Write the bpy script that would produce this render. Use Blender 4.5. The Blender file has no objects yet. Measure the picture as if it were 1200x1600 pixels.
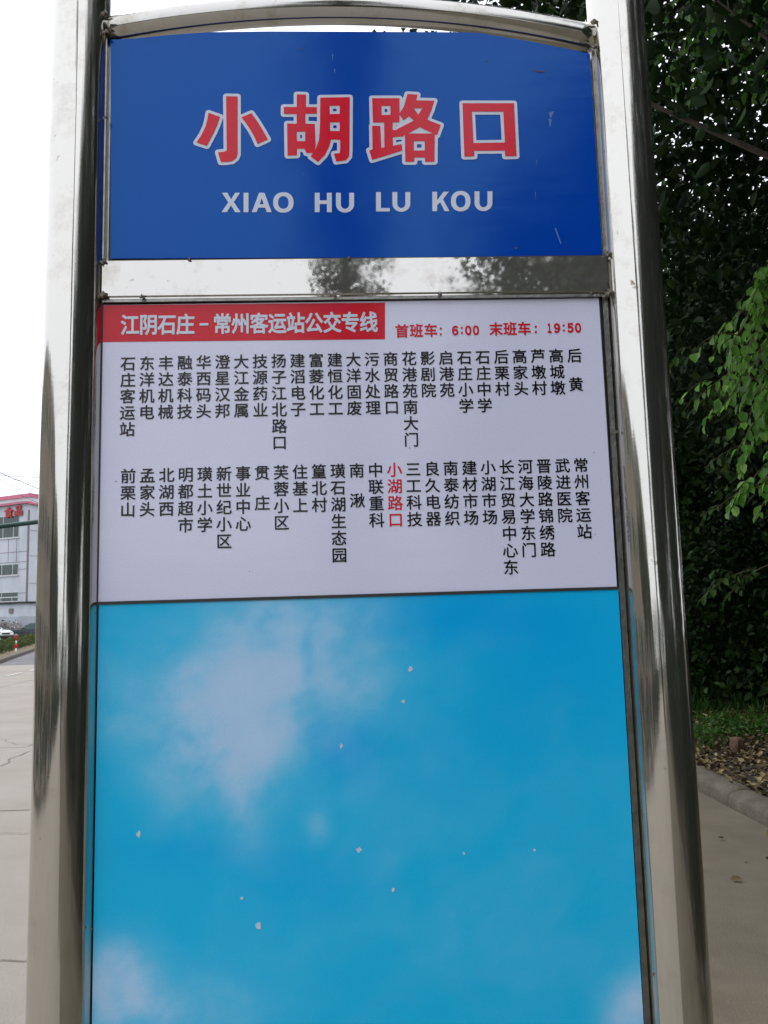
import bpy, bmesh, math, random
import numpy as np
from mathutils import Vector, Matrix

random.seed(7); rng = np.random.default_rng(7)
sc = bpy.context.scene
col = sc.collection

# ------------------------------------------------------------------ camera
F = 1300.0                                   # focal length in pixels of the 1200x1600 photograph
CP = np.array([-0.0069, -1.2881, 1.5]); YAW, PIT, ROL = 0.03504, 0.1212, -0.02501
fw = np.array([math.sin(YAW) * math.cos(PIT), math.cos(YAW) * math.cos(PIT), math.sin(PIT)])
r0 = np.array([math.cos(YAW), -math.sin(YAW), 0.0]); u0 = np.cross(r0, fw)
RT = r0 * math.cos(ROL) + u0 * math.sin(ROL); UP = -r0 * math.sin(ROL) + u0 * math.cos(ROL)
cam = bpy.data.cameras.new('camera'); camo = bpy.data.objects.new('camera', cam); col.objects.link(camo)
M = Matrix.Identity(4)
for i in range(3):
    M[i][0], M[i][1], M[i][2], M[i][3] = RT[i], UP[i], -fw[i], CP[i]
camo.matrix_world = M
cam.sensor_fit = 'VERTICAL'; cam.sensor_height = 24.0; cam.sensor_width = 18.0
cam.lens = 24.0 * F / 1600.0; cam.clip_start = 0.05; cam.clip_end = 3000
sc.camera = camo

# ------------------------------------------------------------------ sky, sun, exposure
W = bpy.data.worlds.new('World'); sc.world = W; W.use_nodes = True
nt = W.node_tree; nt.nodes.clear()
SUN_EL, SUN_AZ = math.radians(58), math.radians(-50)      # azimuth from +Y towards +X
sky = nt.nodes.new('ShaderNodeTexSky'); sky.sky_type = 'NISHITA'; sky.sun_disc = False
sky.sun_elevation = SUN_EL; sky.sun_rotation = SUN_AZ
tc = nt.nodes.new('ShaderNodeTexCoord'); sx = nt.nodes.new('ShaderNodeSeparateXYZ')
mr = nt.nodes.new('ShaderNodeMapRange'); mr.inputs[1].default_value = 0; mr.inputs[2].default_value = 1
mr.inputs[3].default_value = 11.0; mr.inputs[4].default_value = 15.5
ov = nt.nodes.new('ShaderNodeCombineColor'); mx = nt.nodes.new('ShaderNodeMix'); mx.data_type = 'RGBA'
mx.inputs[0].default_value = 0.9
nt.links.new(tc.outputs['Generated'], sx.inputs[0]); nt.links.new(sx.outputs[2], mr.inputs[0])
for i, k in enumerate((0.975, 1.0, 1.09)):
    mm = nt.nodes.new('ShaderNodeMath'); mm.operation = 'MULTIPLY'; mm.inputs[1].default_value = k
    nt.links.new(mr.outputs[0], mm.inputs[0]); nt.links.new(mm.outputs[0], ov.inputs[i])
nt.links.new(sky.outputs[0], mx.inputs[6]); nt.links.new(ov.outputs[0], mx.inputs[7])
bg = nt.nodes.new('ShaderNodeBackground'); bg.inputs[1].default_value = 0.1
wo = nt.nodes.new('ShaderNodeOutputWorld')
nt.links.new(mx.outputs[2], bg.inputs[0]); nt.links.new(bg.outputs[0], wo.inputs[0])
sun = bpy.data.lights.new('sun', 'SUN'); sun.energy = 0.6; sun.angle = math.radians(20); sun.color = (1, .97, .92)
suno = bpy.data.objects.new('sun', sun); col.objects.link(suno)
sd = Vector((math.sin(SUN_AZ) * math.cos(SUN_EL), math.cos(SUN_AZ) * math.cos(SUN_EL), math.sin(SUN_EL)))
suno.rotation_euler = sd.to_track_quat('Z', 'Y').to_euler()
sc.view_settings.view_transform = 'Standard'; sc.view_settings.look = 'None'
sc.view_settings.exposure = 0.38; sc.view_settings.gamma = 1.0; sc.view_settings.use_curve_mapping = False
sc.cycles.max_bounces = 8; sc.cycles.transparent_max_bounces = 8

def at(x, y, Y=0.0):
    """point on the vertical plane at depth Y that the photograph shows at pixel x, y"""
    d = fw * F + RT * (x - 600) - UP * (y - 800)
    return CP + d * (Y - CP[1]) / d[1]
def ground(x, y, z=0.0):
    d = fw * F + RT * (x - 600) - UP * (y - 800)
    return CP + d * (z - CP[2]) / d[2]

# ------------------------------------------------------------------ helpers
def tag(o, label=None, cat=None, group=None, kind=None):
    if label: o['label'] = label
    if cat: o['category'] = cat
    if group: o['group'] = group
    if kind: o['kind'] = kind
    return o
def empty(name, loc=(0, 0, 0), rz=0.0):
    o = bpy.data.objects.new(name, None); col.objects.link(o); o.location = loc; o.rotation_euler[2] = rz
    o.empty_display_size = .2
    return o
def obj(name, me, mat=None, parent=None, loc=None):
    o = bpy.data.objects.new(name, me); col.objects.link(o)
    if mat is not None and len(me.materials) == 0: me.materials.append(mat)
    if parent is not None: o.parent = parent
    if loc is not None: o.location = loc
    return o
def copy_tree(o, parent=None):
    c = o.copy(); col.objects.link(c); c.parent = parent
    for ch in list(o.children): copy_tree(ch, c)
    return c
class MB:
    """collects simple shapes into one mesh"""
    def __init__(s): s.v = []; s.f = []; s.sm = []
    def add(s, v, f, smooth=False):
        n = len(s.v); s.v += [tuple(map(float, p)) for p in v]; s.f += [tuple(i + n for i in q) for q in f]
        s.sm += [smooth] * len(f); return s
    def box(s, x0, x1, y0, y1, z0, z1, b=0.0):
        if b <= 0:
            v = [(x, y, z) for z in (z0, z1) for y in (y0, y1) for x in (x0, x1)]
            return s.add(v, [(0, 2, 3, 1), (4, 5, 7, 6), (0, 1, 5, 4), (2, 6, 7, 3), (0, 4, 6, 2), (1, 3, 7, 5)])
        bm = bmesh.new(); bmesh.ops.create_cube(bm, size=1)
        for p in bm.verts:
            p.co = Vector(((x0 + x1) / 2 + p.co.x * (x1 - x0), (y0 + y1) / 2 + p.co.y * (y1 - y0), (z0 + z1) / 2 + p.co.z * (z1 - z0)))
        bmesh.ops.bevel(bm, geom=bm.edges[:], offset=b, segments=2, affect='EDGES')
        bm.verts.index_update()
        s.add([p.co[:] for p in bm.verts], [[q.index for q in f.verts] for f in bm.faces]); bm.free(); return s
    def tube(s, pts, rad, n=10, caps=True, sx=1.0):
        pts = [Vector(p) for p in pts]; m = len(pts)
        if not hasattr(rad, '__len__'): rad = [rad] * m
        v = []; ref = None
        for i, p in enumerate(pts):
            t = (pts[min(i + 1, m - 1)] - pts[max(i - 1, 0)]).normalized()
            if ref is None:
                ref = Vector((0, 1, 0)) if abs(t.y) < .9 else Vector((1, 0, 0))
            a = (ref - t * ref.dot(t)).normalized(); ref = a; b = t.cross(a)
            for k in range(n):
                th = 2 * math.pi * k / n
                v.append(p + (a * math.cos(th) * sx + b * math.sin(th)) * rad[i])
        f = [(i * n + k, i * n + (k + 1) % n, (i + 1) * n + (k + 1) % n, (i + 1) * n + k) for i in range(m - 1) for k in range(n)]
        s.add(v, f, True)
        if caps:
            k0 = len(s.v) - len(v)
            s.f.append(tuple(k0 + k for k in range(n))[::-1]); s.sm.append(False)
            s.f.append(tuple(k0 + (m - 1) * n + k for k in range(n))); s.sm.append(False)
        return s
    def lathe(s, prof, cx=0, cy=0, n=32):
        v = []; m = len(prof)
        for (r, z) in prof:
            for k in range(n):
                th = 2 * math.pi * k / n; v.append((cx + r * math.cos(th), cy + r * math.sin(th), z))
        return s.add(v, [(i * n + k, i * n + (k + 1) % n, (i + 1) * n + (k + 1) % n, (i + 1) * n + k) for i in range(m - 1) for k in range(n)], True)
    def prism(s, poly, y0, y1):
        """polygon in x,z pushed from y0 to y1"""
        n = len(poly); v = [(p[0], y0, p[1]) for p in poly] + [(p[0], y1, p[1]) for p in poly]
        f = [tuple(range(n)), tuple(range(n, 2 * n))[::-1]] + [(i, (i + 1) % n + 0, (i + 1) % n + n, i + n)[::-1] for i in range(n)]
        return s.add(v, f)
    def mesh(s, name):
        me = bpy.data.meshes.new(name); me.from_pydata(s.v, [], s.f)
        me.polygons.foreach_set('use_smooth', s.sm); me.update(); return me
    def build(s, name, mat, parent=None, loc=None):
        me = s.mesh(name); me.materials.append(mat)
        bm = bmesh.new(); bm.from_mesh(me); bmesh.ops.recalc_face_normals(bm, faces=bm.faces[:]); bm.to_mesh(me); bm.free()
        return obj(name, me, None, parent, loc)

def mat(name, base, rough=.6, metal=0.0, var=0.0, vscale=8.0, stretch=(1, 1, 1), bump=0.0, bscale=60.0, spec=.5, col2=None,
        coat=0.0, emission=None, thr=None, detail=5.0, rvar=0.0):
    """principled material; colour mixed between base and col2 by noise, relief from noise"""
    m = bpy.data.materials.new(name); m.use_nodes = True; t = m.node_tree; N = t.nodes; L = t.links
    p = N['Principled BSDF']; p.inputs['Roughness'].default_value = rough; p.inputs['Metallic'].default_value = metal
    p.inputs['Specular IOR Level'].default_value = spec; p.inputs['Base Color'].default_value = (*base, 1)
    if coat: p.inputs['Coat Weight'].default_value = coat
    g = N.new('ShaderNodeTexCoord'); mp = N.new('ShaderNodeMapping'); mp.inputs['Scale'].default_value = stretch
    L.new(g.outputs['Object'], mp.inputs[0])
    if var > 0 or col2:
        c2 = col2 or tuple(max(0, c * (1 - var)) for c in base)
        c1 = base if col2 else tuple(min(1, c * (1 + var * .6)) for c in base)
        nz = N.new('ShaderNodeTexNoise'); nz.inputs['Scale'].default_value = vscale; nz.inputs['Detail'].default_value = detail
        nz.inputs['Roughness'].default_value = .65
        L.new(mp.outputs[0], nz.inputs[0]); rr = N.new('ShaderNodeValToRGB')
        lo, hi = thr or (.3, .7)
        rr.color_ramp.elements[0].position = lo; rr.color_ramp.elements[0].color = (*c2, 1)
        rr.color_ramp.elements[1].position = hi; rr.color_ramp.elements[1].color = (*c1, 1)
        L.new(nz.outputs[0], rr.inputs[0]); L.new(rr.outputs[0], p.inputs['Base Color'])
        if rvar:
            q = N.new('ShaderNodeMapRange'); q.inputs[1].default_value = lo; q.inputs[2].default_value = hi
            q.inputs[3].default_value = rough + rvar; q.inputs[4].default_value = rough
            L.new(nz.outputs[0], q.inputs[0]); L.new(q.outputs[0], p.inputs['Roughness'])
    if bump > 0:
        n2 = N.new('ShaderNodeTexNoise'); n2.inputs['Scale'].default_value = bscale; n2.inputs['Detail'].default_value = 3
        L.new(mp.outputs[0], n2.inputs[0]); bn = N.new('ShaderNodeBump'); bn.inputs['Strength'].default_value = bump
        bn.inputs['Distance'].default_value = .02; L.new(n2.outputs[0], bn.inputs['Height']); L.new(bn.outputs[0], p.inputs['Normal'])
    return m

# stainless steel: polished, faint vertical waviness, spots of grime
def steel(name, base=(.63, .625, .60), rough=.10, wav=.25, dirt=.35, stretch=(30, 30, 1.2), micro=.05, rvar=.06, metal=.94):
    m = bpy.data.materials.new(name); m.use_nodes = True; t = m.node_tree; N = t.nodes; L = t.links
    p = N['Principled BSDF']; p.inputs['Metallic'].default_value = metal
    g = N.new('ShaderNodeTexCoord'); mp = N.new('ShaderNodeMapping'); mp.inputs['Scale'].default_value = stretch
    L.new(g.outputs['Object'], mp.inputs[0])
    n1 = N.new('ShaderNodeTexNoise'); n1.inputs['Scale'].default_value = 1.0; n1.inputs['Detail'].default_value = 2; L.new(mp.outputs[0], n1.inputs[0])
    b = N.new('ShaderNodeBump'); b.inputs['Strength'].default_value = wav; b.inputs['Distance'].default_value = .004
    L.new(n1.outputs[0], b.inputs['Height'])
    ng = N.new('ShaderNodeTexNoise'); ng.inputs['Scale'].default_value = 260.0; ng.inputs['Detail'].default_value = 2
    L.new(g.outputs['Object'], ng.inputs[0])
    b2 = N.new('ShaderNodeBump'); b2.inputs['Strength'].default_value = micro; b2.inputs['Distance'].default_value = .001
    L.new(ng.outputs[0], b2.inputs['Height']); L.new(b.outputs[0], b2.inputs['Normal']); L.new(b2.outputs[0], p.inputs['Normal'])
    n2 = N.new('ShaderNodeTexNoise'); n2.inputs['Scale'].default_value = 9.0; n2.inputs['Detail'].default_value = 8; n2.inputs['Roughness'].default_value = .75
    L.new(g.outputs['Object'], n2.inputs[0])
    rr = N.new('ShaderNodeValToRGB'); e = rr.color_ramp.elements
    e[0].position = .27; e[0].color = (base[0] * (1 - dirt), base[1] * (1 - dirt * 1.1), base[2] * (1 - dirt * 1.3), 1)
    e[1].position = .5; e[1].color = (*base, 1)
    L.new(n2.outputs[0], rr.inputs[0])
    n3 = N.new('ShaderNodeTexNoise'); n3.inputs['Scale'].default_value = 48.0; n3.inputs['Detail'].default_value = 3   # rust specks
    L.new(g.outputs['Object'], n3.inputs[0]); r3 = N.new('ShaderNodeValToRGB')
    r3.color_ramp.elements[0].position = .72; r3.color_ramp.elements[0].color = (0, 0, 0, 1)
    r3.color_ramp.elements[1].position = .80; r3.color_ramp.elements[1].color = (1, 1, 1, 1); L.new(n3.outputs[0], r3.inputs[0])
    mc = N.new('ShaderNodeMix'); mc.data_type = 'RGBA'; mc.inputs[7].default_value = (.16, .10, .05, 1)
    L.new(r3.outputs[0], mc.inputs[0]); L.new(rr.outputs[0], mc.inputs[6]); L.new(mc.outputs[2], p.inputs['Base Color'])
    q = N.new('ShaderNodeMapRange'); q.inputs[1].default_value = .3; q.inputs[2].default_value = .6
    q.inputs[3].default_value = rough + rvar; q.inputs[4].default_value = rough
    L.new(n2.outputs[0], q.inputs[0]); L.new(q.outputs[0], p.inputs['Roughness'])
    return m

# printed vinyl: slightly wavy glossy film, all sheets share the same waviness
def vinyl(name, base, rough=.13, attr=None, wav=.16, spec=.55, mott=.07, tint=None):
    m = bpy.data.materials.new(name); m.use_nodes = True; t = m.node_tree; N = t.nodes; L = t.links
    p = N['Principled BSDF']; p.inputs['Roughness'].default_value = rough; p.inputs['Specular IOR Level'].default_value = spec
    if tint: p.inputs['Specular Tint'].default_value = (*tint, 1)
    g = N.new('ShaderNodeTexCoord')
    n = N.new('ShaderNodeTexNoise'); n.inputs['Scale'].default_value = 320.0; n.inputs['Detail'].default_value = 2; L.new(g.outputs['Object'], n.inputs[0])
    mul = N.new('ShaderNodeMapRange'); mul.inputs[3].default_value = 1 - mott; mul.inputs[4].default_value = 1 + mott; L.new(n.outputs[0], mul.inputs[0])
    mc = N.new('ShaderNodeVectorMath'); mc.operation = 'SCALE'
    if attr:
        a = N.new('ShaderNodeVertexColor'); a.layer_name = attr; L.new(a.outputs[0], mc.inputs[0])
    else: mc.inputs[0].default_value = base
    L.new(mul.outputs[0], mc.inputs[3]); L.new(mc.outputs[0], p.inputs['Base Color'])
    n1 = N.new('ShaderNodeTexNoise'); n1.inputs['Scale'].default_value = 5.0; n1.inputs['Detail'].default_value = 1.5; L.new(g.outputs['Object'], n1.inputs[0])
    n2 = N.new('ShaderNodeTexNoise'); n2.inputs['Scale'].default_value = 420.0; n2.inputs['Detail'].default_value = 1; L.new(g.outputs['Object'], n2.inputs[0])
    n4 = N.new('ShaderNodeTexNoise'); n4.inputs['Scale'].default_value = 1.0; n4.inputs['Detail'].default_value = 2; mp4 = N.new('ShaderNodeMapping'); mp4.inputs['Scale'].default_value = (9, 9, 34)
    L.new(g.outputs['Object'], mp4.inputs[0]); L.new(mp4.outputs[0], n4.inputs[0]); b4 = N.new('ShaderNodeBump'); b4.inputs['Strength'].default_value = .05; b4.inputs['Distance'].default_value = .006
    L.new(n4.outputs[0], b4.inputs['Height'])
    b1 = N.new('ShaderNodeBump'); L.new(b4.outputs[0], b1.inputs['Normal']); b1.inputs['Strength'].default_value = wav; b1.inputs['Distance'].default_value = .010; L.new(n1.outputs[0], b1.inputs['Height'])
    b2 = N.new('ShaderNodeBump'); b2.inputs['Strength'].default_value = .12; b2.inputs['Distance'].default_value = .0006
    L.new(n2.outputs[0], b2.inputs['Height']); L.new(b1.outputs[0], b2.inputs['Normal']); L.new(b2.outputs[0], p.inputs['Normal'])
    return m

def leafmat(name, c1, c2, c3, trans=.25, rough=.5, spec=.12):
    m = bpy.data.materials.new(name); m.use_nodes = True; t = m.node_tree; N = t.nodes; L = t.links
    p = N['Principled BSDF']; p.inputs['Roughness'].default_value = rough; p.inputs['Specular IOR Level'].default_value = spec
    a = N.new('ShaderNodeAttribute'); a.attribute_name = 'tone'
    rr = N.new('ShaderNodeValToRGB'); e = rr.color_ramp.elements
    e[0].color = (*c1, 1); e[1].color = (*c3, 1); e2 = e.new(.55); e2.color = (*c2, 1)
    L.new(a.outputs['Fac'], rr.inputs[0]); L.new(rr.outputs[0], p.inputs['Base Color'])
    tr = N.new('ShaderNodeBsdfTranslucent'); ms = N.new('ShaderNodeMixShader'); ms.inputs[0].default_value = trans
    hs = N.new('ShaderNodeHueSaturation'); hs.inputs['Value'].default_value = 1.5; L.new(rr.outputs[0], hs.inputs['Color']); L.new(hs.outputs[0], tr.inputs[0])
    L.new(p.outputs[0], ms.inputs[1]); L.new(tr.outputs[0], ms.inputs[2]); L.new(ms.outputs[0], N['Material Output'].inputs[0])
    return m

MT = dict(
    steel=steel('stainless_steel', (.565, .55, .50), dirt=.20, rough=.06, wav=.26, micro=.02, stretch=(55, 55, .9)),
    steelbar=steel('stainless_crossbar', (.575, .56, .52), .02, .03, .30, (3, 3, 3), .004, .03, .84),
    steelarch=steel('stainless_arch', (.50, .49, .45), .04, .05, .35, (6, 6, 6), .01),
    dullsteel=mat('dull_steel', (.30, .30, .27), .38, 1.0, .3, 60, bump=.1, bscale=200),
    weld=mat('weld_burn', (.30, .27, .22), .5, .8, vscale=90, col2=(.035, .025, .018), thr=(.35, .62), bump=.6, bscale=150),
    back=mat('dark_backing', (.03, .03, .03), .5),
    blue=vinyl('blue_vinyl', (.0, .054, .43), .10, spec=.46, tint=(.32, .85, 1), wav=.22),
    white=vinyl('white_vinyl', (.755, .775, .96), .13),
    red=vinyl('red_vinyl', (.68, .004, .022), .13, spec=.32),
    ink=vinyl('black_ink', (.010, .009, .012), .22, spec=.35),
    inkred=vinyl('red_ink', (.66, .008, .03), .2, spec=.35),
    outline=vinyl('outline_vinyl', (.66, .72, .84), .14),
    titlered=vinyl('title_red_vinyl', (.74, .005, .030), .12, spec=.32),
    poster=vinyl('poster_print', (0, 0, 0), .14, 'print', spec=.14),
)

# ------------------------------------------------------------------ flat print as filled outlines
def seg_dist(P, a, b):
    ab = b - a; t = np.clip(((P - a) @ ab) / max(ab @ ab, 1e-12), 0, 1)
    d = P - (a + t[:, None] * ab); return np.sqrt((d * d).sum(1))
def sdf(P, poly):
    poly = np.asarray(poly, float); n = len(poly); d = np.full(len(P), 1e9); ins = np.zeros(len(P), bool)
    for i in range(n):
        a, b = poly[i], poly[(i + 1) % n]; d = np.minimum(d, seg_dist(P, a, b))
        c = ((a[1] > P[:, 1]) != (b[1] > P[:, 1]))
        if abs(b[1] - a[1]) > 1e-12: ins ^= c & (P[:, 0] < (b[0] - a[0]) * (P[:, 1] - a[1]) / (b[1] - a[1]) + a[0])
    return np.where(ins, -d, d)
def contour(X, Z, D):
    """filled region D < 0 on a grid, cut along its zero line"""
    vs = []; fs = []; V = {}; ny, nx = D.shape[0] - 1, D.shape[1] - 1
    def vid(p):
        k = (round(p[0] * 1e6), round(p[1] * 1e6))
        if k not in V: V[k] = len(vs); vs.append((float(p[0]), float(p[1])))
        return V[k]
    N_ = D < 0
    for j in range(ny):
        if not (N_[j].any() or N_[j + 1].any()): continue
        run = None
        for i in range(nx + 1):
            full = i < nx and N_[j, i] and N_[j, i + 1] and N_[j + 1, i] and N_[j + 1, i + 1]
            if full and run is None: run = i
            if not full and run is not None:
                fs.append(tuple(vid(q) for q in ((X[j, run], Z[j, run]), (X[j, i], Z[j, i]), (X[j + 1, i], Z[j + 1, i]), (X[j + 1, run], Z[j + 1, run])))); run = None
            if i < nx and not full:
                c = [(j, i), (j, i + 1), (j + 1, i + 1), (j + 1, i)]
                if not any(N_[q] for q in c): continue
                ids = []
                for k in range(4):
                    a, b = c[k], c[(k + 1) % 4]; da, db = D[a], D[b]
                    if da < 0:
                        q = vid((X[a], Z[a]))
                        if q not in ids: ids.append(q)
                    if (da < 0) != (db < 0):
                        s = da / (da - db); q = vid((X[a] + (X[b] - X[a]) * s, Z[a] + (Z[b] - Z[a]) * s))
                        if q not in ids: ids.append(q)
                if len(ids) >= 3: fs.append(tuple(ids))
    return vs, fs
def fill(shapes, grow, cell, y):
    """shapes: [(outer, [holes])] in metres on the board; returns MB of the union grown by grow"""
    allp = np.concatenate([np.asarray(o, float) for o, _ in shapes])
    lo = allp.min(0) - grow - 3 * cell; hi = allp.max(0) + grow + 3 * cell
    nx, ny = [int(v) for v in np.ceil((hi - lo) / cell)]
    X, Z = np.meshgrid(lo[0] + np.arange(nx + 1) * cell, lo[1] + np.arange(ny + 1) * cell)
    P = np.stack([X.ravel(), Z.ravel()], 1); D = np.full(len(P), 1e9)
    for o, hs in shapes:
        d = sdf(P, o)
        for h in hs: d = np.maximum(d, -sdf(P, h))
        D = np.minimum(D, d)
    vs, fs = contour(X, Z, (D - grow).reshape(X.shape)); mb = MB()
    return mb.add([(p[0], y, p[1]) for p in vs], fs)

GO = {}
def outline(ch):
    """closed outlines of one glyph of the built-in typeface, in em units"""
    if ch in GO: return GO[ch]
    cu = bpy.data.curves.new('t', 'FONT'); cu.body = ch; cu.size = 1
    o = bpy.data.objects.new('t', cu); col.objects.link(o)
    c2 = o.to_curve(bpy.context.evaluated_depsgraph_get()); out = []
    for sp in c2.splines:
        bp = sp.bezier_points; n = len(bp); pts = []
        if n == 0: out.append([(p.co[0], p.co[1]) for p in sp.points]); continue
        for i in range(n):
            a, b = bp[i], bp[(i + 1) % n]; p0, p1, p2, p3 = [np.array(q[:2]) for q in (a.co, a.handle_right, b.handle_left, b.co)]
            chord = np.linalg.norm(p3 - p0); ctl = np.linalg.norm(p1 - p0) + np.linalg.norm(p2 - p1) + np.linalg.norm(p3 - p2)
            k = 1 if ctl < chord * 1.002 + 1e-6 else 4
            for q in range(k):
                t = q / k; pts.append(tuple((1 - t) ** 3 * p0 + 3 * (1 - t) ** 2 * t * p1 + 3 * (1 - t) * t * t * p2 + t ** 3 * p3))
        out.append(pts)
    o.to_curve_clear(); bpy.data.objects.remove(o); bpy.data.curves.remove(cu); GO[ch] = out; return out
def evenodd(polys, grow, cell):
    """faces of the even-odd union of closed outlines, grown; returns list of 2-d vertices and faces"""
    A = np.concatenate([np.asarray(p, float) for p in polys]); lo = A.min(0) - grow - 2 * cell; hi = A.max(0) + grow + 2 * cell
    nx, ny = [int(v) for v in np.ceil((hi - lo) / cell)]
    X, Z = np.meshgrid(lo[0] + np.arange(nx + 1) * cell, lo[1] + np.arange(ny + 1) * cell); P = np.stack([X.ravel(), Z.ravel()], 1)
    a = np.concatenate([np.asarray(p, float) for p in polys]); b = np.concatenate([np.roll(np.asarray(p, float), -1, 0) for p in polys])
    ab = b - a; L2 = np.maximum((ab * ab).sum(1), 1e-12)
    px, pz = P[:, :1], P[:, 1:]
    t = np.clip(((px - a[:, 0]) * ab[:, 0] + (pz - a[:, 1]) * ab[:, 1]) / L2, 0, 1)
    d = np.sqrt(((px - a[:, 0] - t * ab[:, 0]) ** 2 + (pz - a[:, 1] - t * ab[:, 1]) ** 2)).min(1)
    cr_ = ((a[:, 1] > pz) != (b[:, 1] > pz)); dy = np.where(np.abs(ab[:, 1]) < 1e-12, 1, ab[:, 1])
    ins = (cr_ & (px < ab[:, 0] * (pz - a[:, 1]) / dy + a[:, 0])).sum(1) % 2 == 1
    return contour(X, Z, (np.where(ins, -d, d) - grow).reshape(X.shape))
GL = {}
def glyph(ch, bold):
    if (ch, bold) not in GL: GL[(ch, bold)] = evenodd(outline(ch), bold, 1 / 46 if ch not in '0123456789:' else 1 / 60)
    return GL[(ch, bold)]
def put(mb, ch, cx, cz, w, h, y, bold=0.0):
    """glyph with its em square centred on cx, cz; w, h = size of the em square"""
    vs, fs = glyph(ch, bold); R_ = outline('国'); A = np.concatenate([np.asarray(p) for p in R_]); c = (A.min(0) + A.max(0)) / 2; k = .92 / (A.max(0) - A.min(0))
    mb.add([((p[0] - c[0]) * k[0] * w + cx, y, (p[1] - c[1]) * k[1] * h + cz) for p in vs], fs); return mb

# ------------------------------------------------------------------ the setting: ground
GD = Vector((-.27, .963)).normalized(); GN = Vector((GD.y, -GD.x))      # direction of the road, and across it
m_soil = mat('soil', (.055, .042, .028), .95, var=.5, vscale=3, bump=.8, bscale=14)
m_conc = mat('concrete', (.355, .32, .275), .85, vscale=1.3, col2=(.28, .255, .21), thr=(.25, .75), bump=.25, bscale=90, detail=9)
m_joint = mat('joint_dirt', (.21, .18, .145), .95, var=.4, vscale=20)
m_conc_shade = mat('shaded_concrete', (.185, .160, .112), .88, vscale=2.6, col2=(.115, .098, .066), thr=(.25, .75), bump=.3, bscale=90, detail=9)  # tree shade on the kerbside slabs painted into a darker concrete colour
m_asph = mat('asphalt', (.16, .155, .16), .85, var=.35, vscale=1.2, bump=.3, bscale=60)
m_kerb = mat('kerb_concrete', (.155, .137, .10), .85, vscale=6, col2=(.075, .067, .047), thr=(.3, .7), bump=.5, bscale=40, detail=8)
m_paint = mat('road_paint', (.62, .62, .60), .7, vscale=12, col2=(.25, .25, .25), thr=(.35, .55))

g = MB(); g.add([(-400, -400, -.16), (400, -400, -.16), (400, 500, -.16), (-400, 500, -.16)], [(0, 1, 2, 3)])
tag(g.build('ground', m_soil), kind='structure')
g = MB(); g.box(-60, 2.78, -45, 60, -.5, -.03)
tag(g.build('slab_bed', m_joint), kind='structure')
pav = tag(empty('concrete_pavement'), kind='structure')
KX = 2.76
# longitudinal joints and transverse joints, slabs laid between them (concrete turns gently with the road)
xs = [-27.6, -23.6, -19.6, -15.6, -11.7, -7.8, -3.85, 0.1, 2.74]
yk = [-32, -24, -16, -9, -2.6, 9.2, 21, 29]
ys = [-32, -28, -24, -20, -16, -12.4, -9, -5.8, -2.6, .5, 2.72, 5.74, 9.2, 13, 17, 21, 25, 29]
def bend(x, y):
    if y > 3: return x - .020 * (y - 3) ** 1.25 * (1 if x < 2.7 else 0) * min(1, max(0, (2.74 - x) / 4)), y
    return x, y
k = 0
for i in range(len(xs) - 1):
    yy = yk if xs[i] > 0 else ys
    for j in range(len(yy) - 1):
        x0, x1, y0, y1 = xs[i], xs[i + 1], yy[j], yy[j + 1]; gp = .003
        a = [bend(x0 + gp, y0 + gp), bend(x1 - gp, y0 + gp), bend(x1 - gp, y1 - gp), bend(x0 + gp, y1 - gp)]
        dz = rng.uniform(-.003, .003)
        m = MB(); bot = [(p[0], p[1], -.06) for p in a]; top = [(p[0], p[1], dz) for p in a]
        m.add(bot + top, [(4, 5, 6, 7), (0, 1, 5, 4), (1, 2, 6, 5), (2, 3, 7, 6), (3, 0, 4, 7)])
        m.build('slab', m_conc_shade if xs[i] > 0 else m_conc, pav)
# crack running across the near slabs, as in the photograph
cr = MB()
def crack(p, q, n=26, w=.010, amp=.05, z=.007):
    p, q = np.array(p, float), np.array(q, float); d = (q - p) / np.linalg.norm(q - p); nn = np.array([-d[1], d[0]])
    o = np.cumsum(rng.normal(0, 1, n)); o = (o - np.linspace(o[0], o[-1], n)) * amp / 2.5
    L = []; R = []
    for i in range(n):
        c = p + (q - p) * i / (n - 1) + nn * o[i]; ww = w * rng.uniform(.3, 1.4)
        L.append((*(c + nn * ww / 2), z)); R.append((*(c - nn * ww / 2), z))
    cr.add(L + R, [(i, i + 1, n + i + 1, n + i) for i in range(n - 1)])
crack((-3.9, 4.9), (.2, 5.1), 40, .007, .10)
crack((-4.6, 2.65), (-.6, 2.76), 40, .007, .06)
crack((-9.5, 12.4), (-3.4, 9.1), 40, .010, .25)
crack((-3.84, 7), (-3.95, 10), 30, .012, .06)
crack((.9, 1), (1.6, 5.5), 40, .010, .2)
crack((-1, -6), (2.3, -3.5), 40, .012, .2)
tag(cr.build('crack', m_joint), kind='structure')
# the asphalt carriageway beyond the concrete, running off to the left
A0 = Vector((-12.6, 29.2))
def rd(a, n):    # road frame: a metres along, n metres across (to the right)
    p = A0 + GD * a + GN * n; return p.x, p.y
m = MB(); P = [(-60, 28.2), (16, 29.6), (16, 34), (10, 120), (-26, 120), (-90, 60), (-90, 28)]
m.add([(*p, -.012) for p in P], [tuple(range(7))]); tag(m.build('road', m_asph), kind='structure')
m = MB()
for a in (2.2, 8, 14, 20, 26, 32):
    c = [rd(a, 5.6), rd(a + 3.0, 5.6), rd(a + 3.0, 5.75), rd(a, 5.75)]; m.add([(*q, -.006) for q in c], [(0, 1, 2, 3)])
p0, p1 = ground(0, 1059), ground(47, 1048)
tag(m.build('lane_marking', m_paint), kind='structure')
m = MB(); d = Vector((p1[0] - p0[0], p1[1] - p0[1])).normalized(); nn = Vector((-d.y, d.x)) * .06
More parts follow.
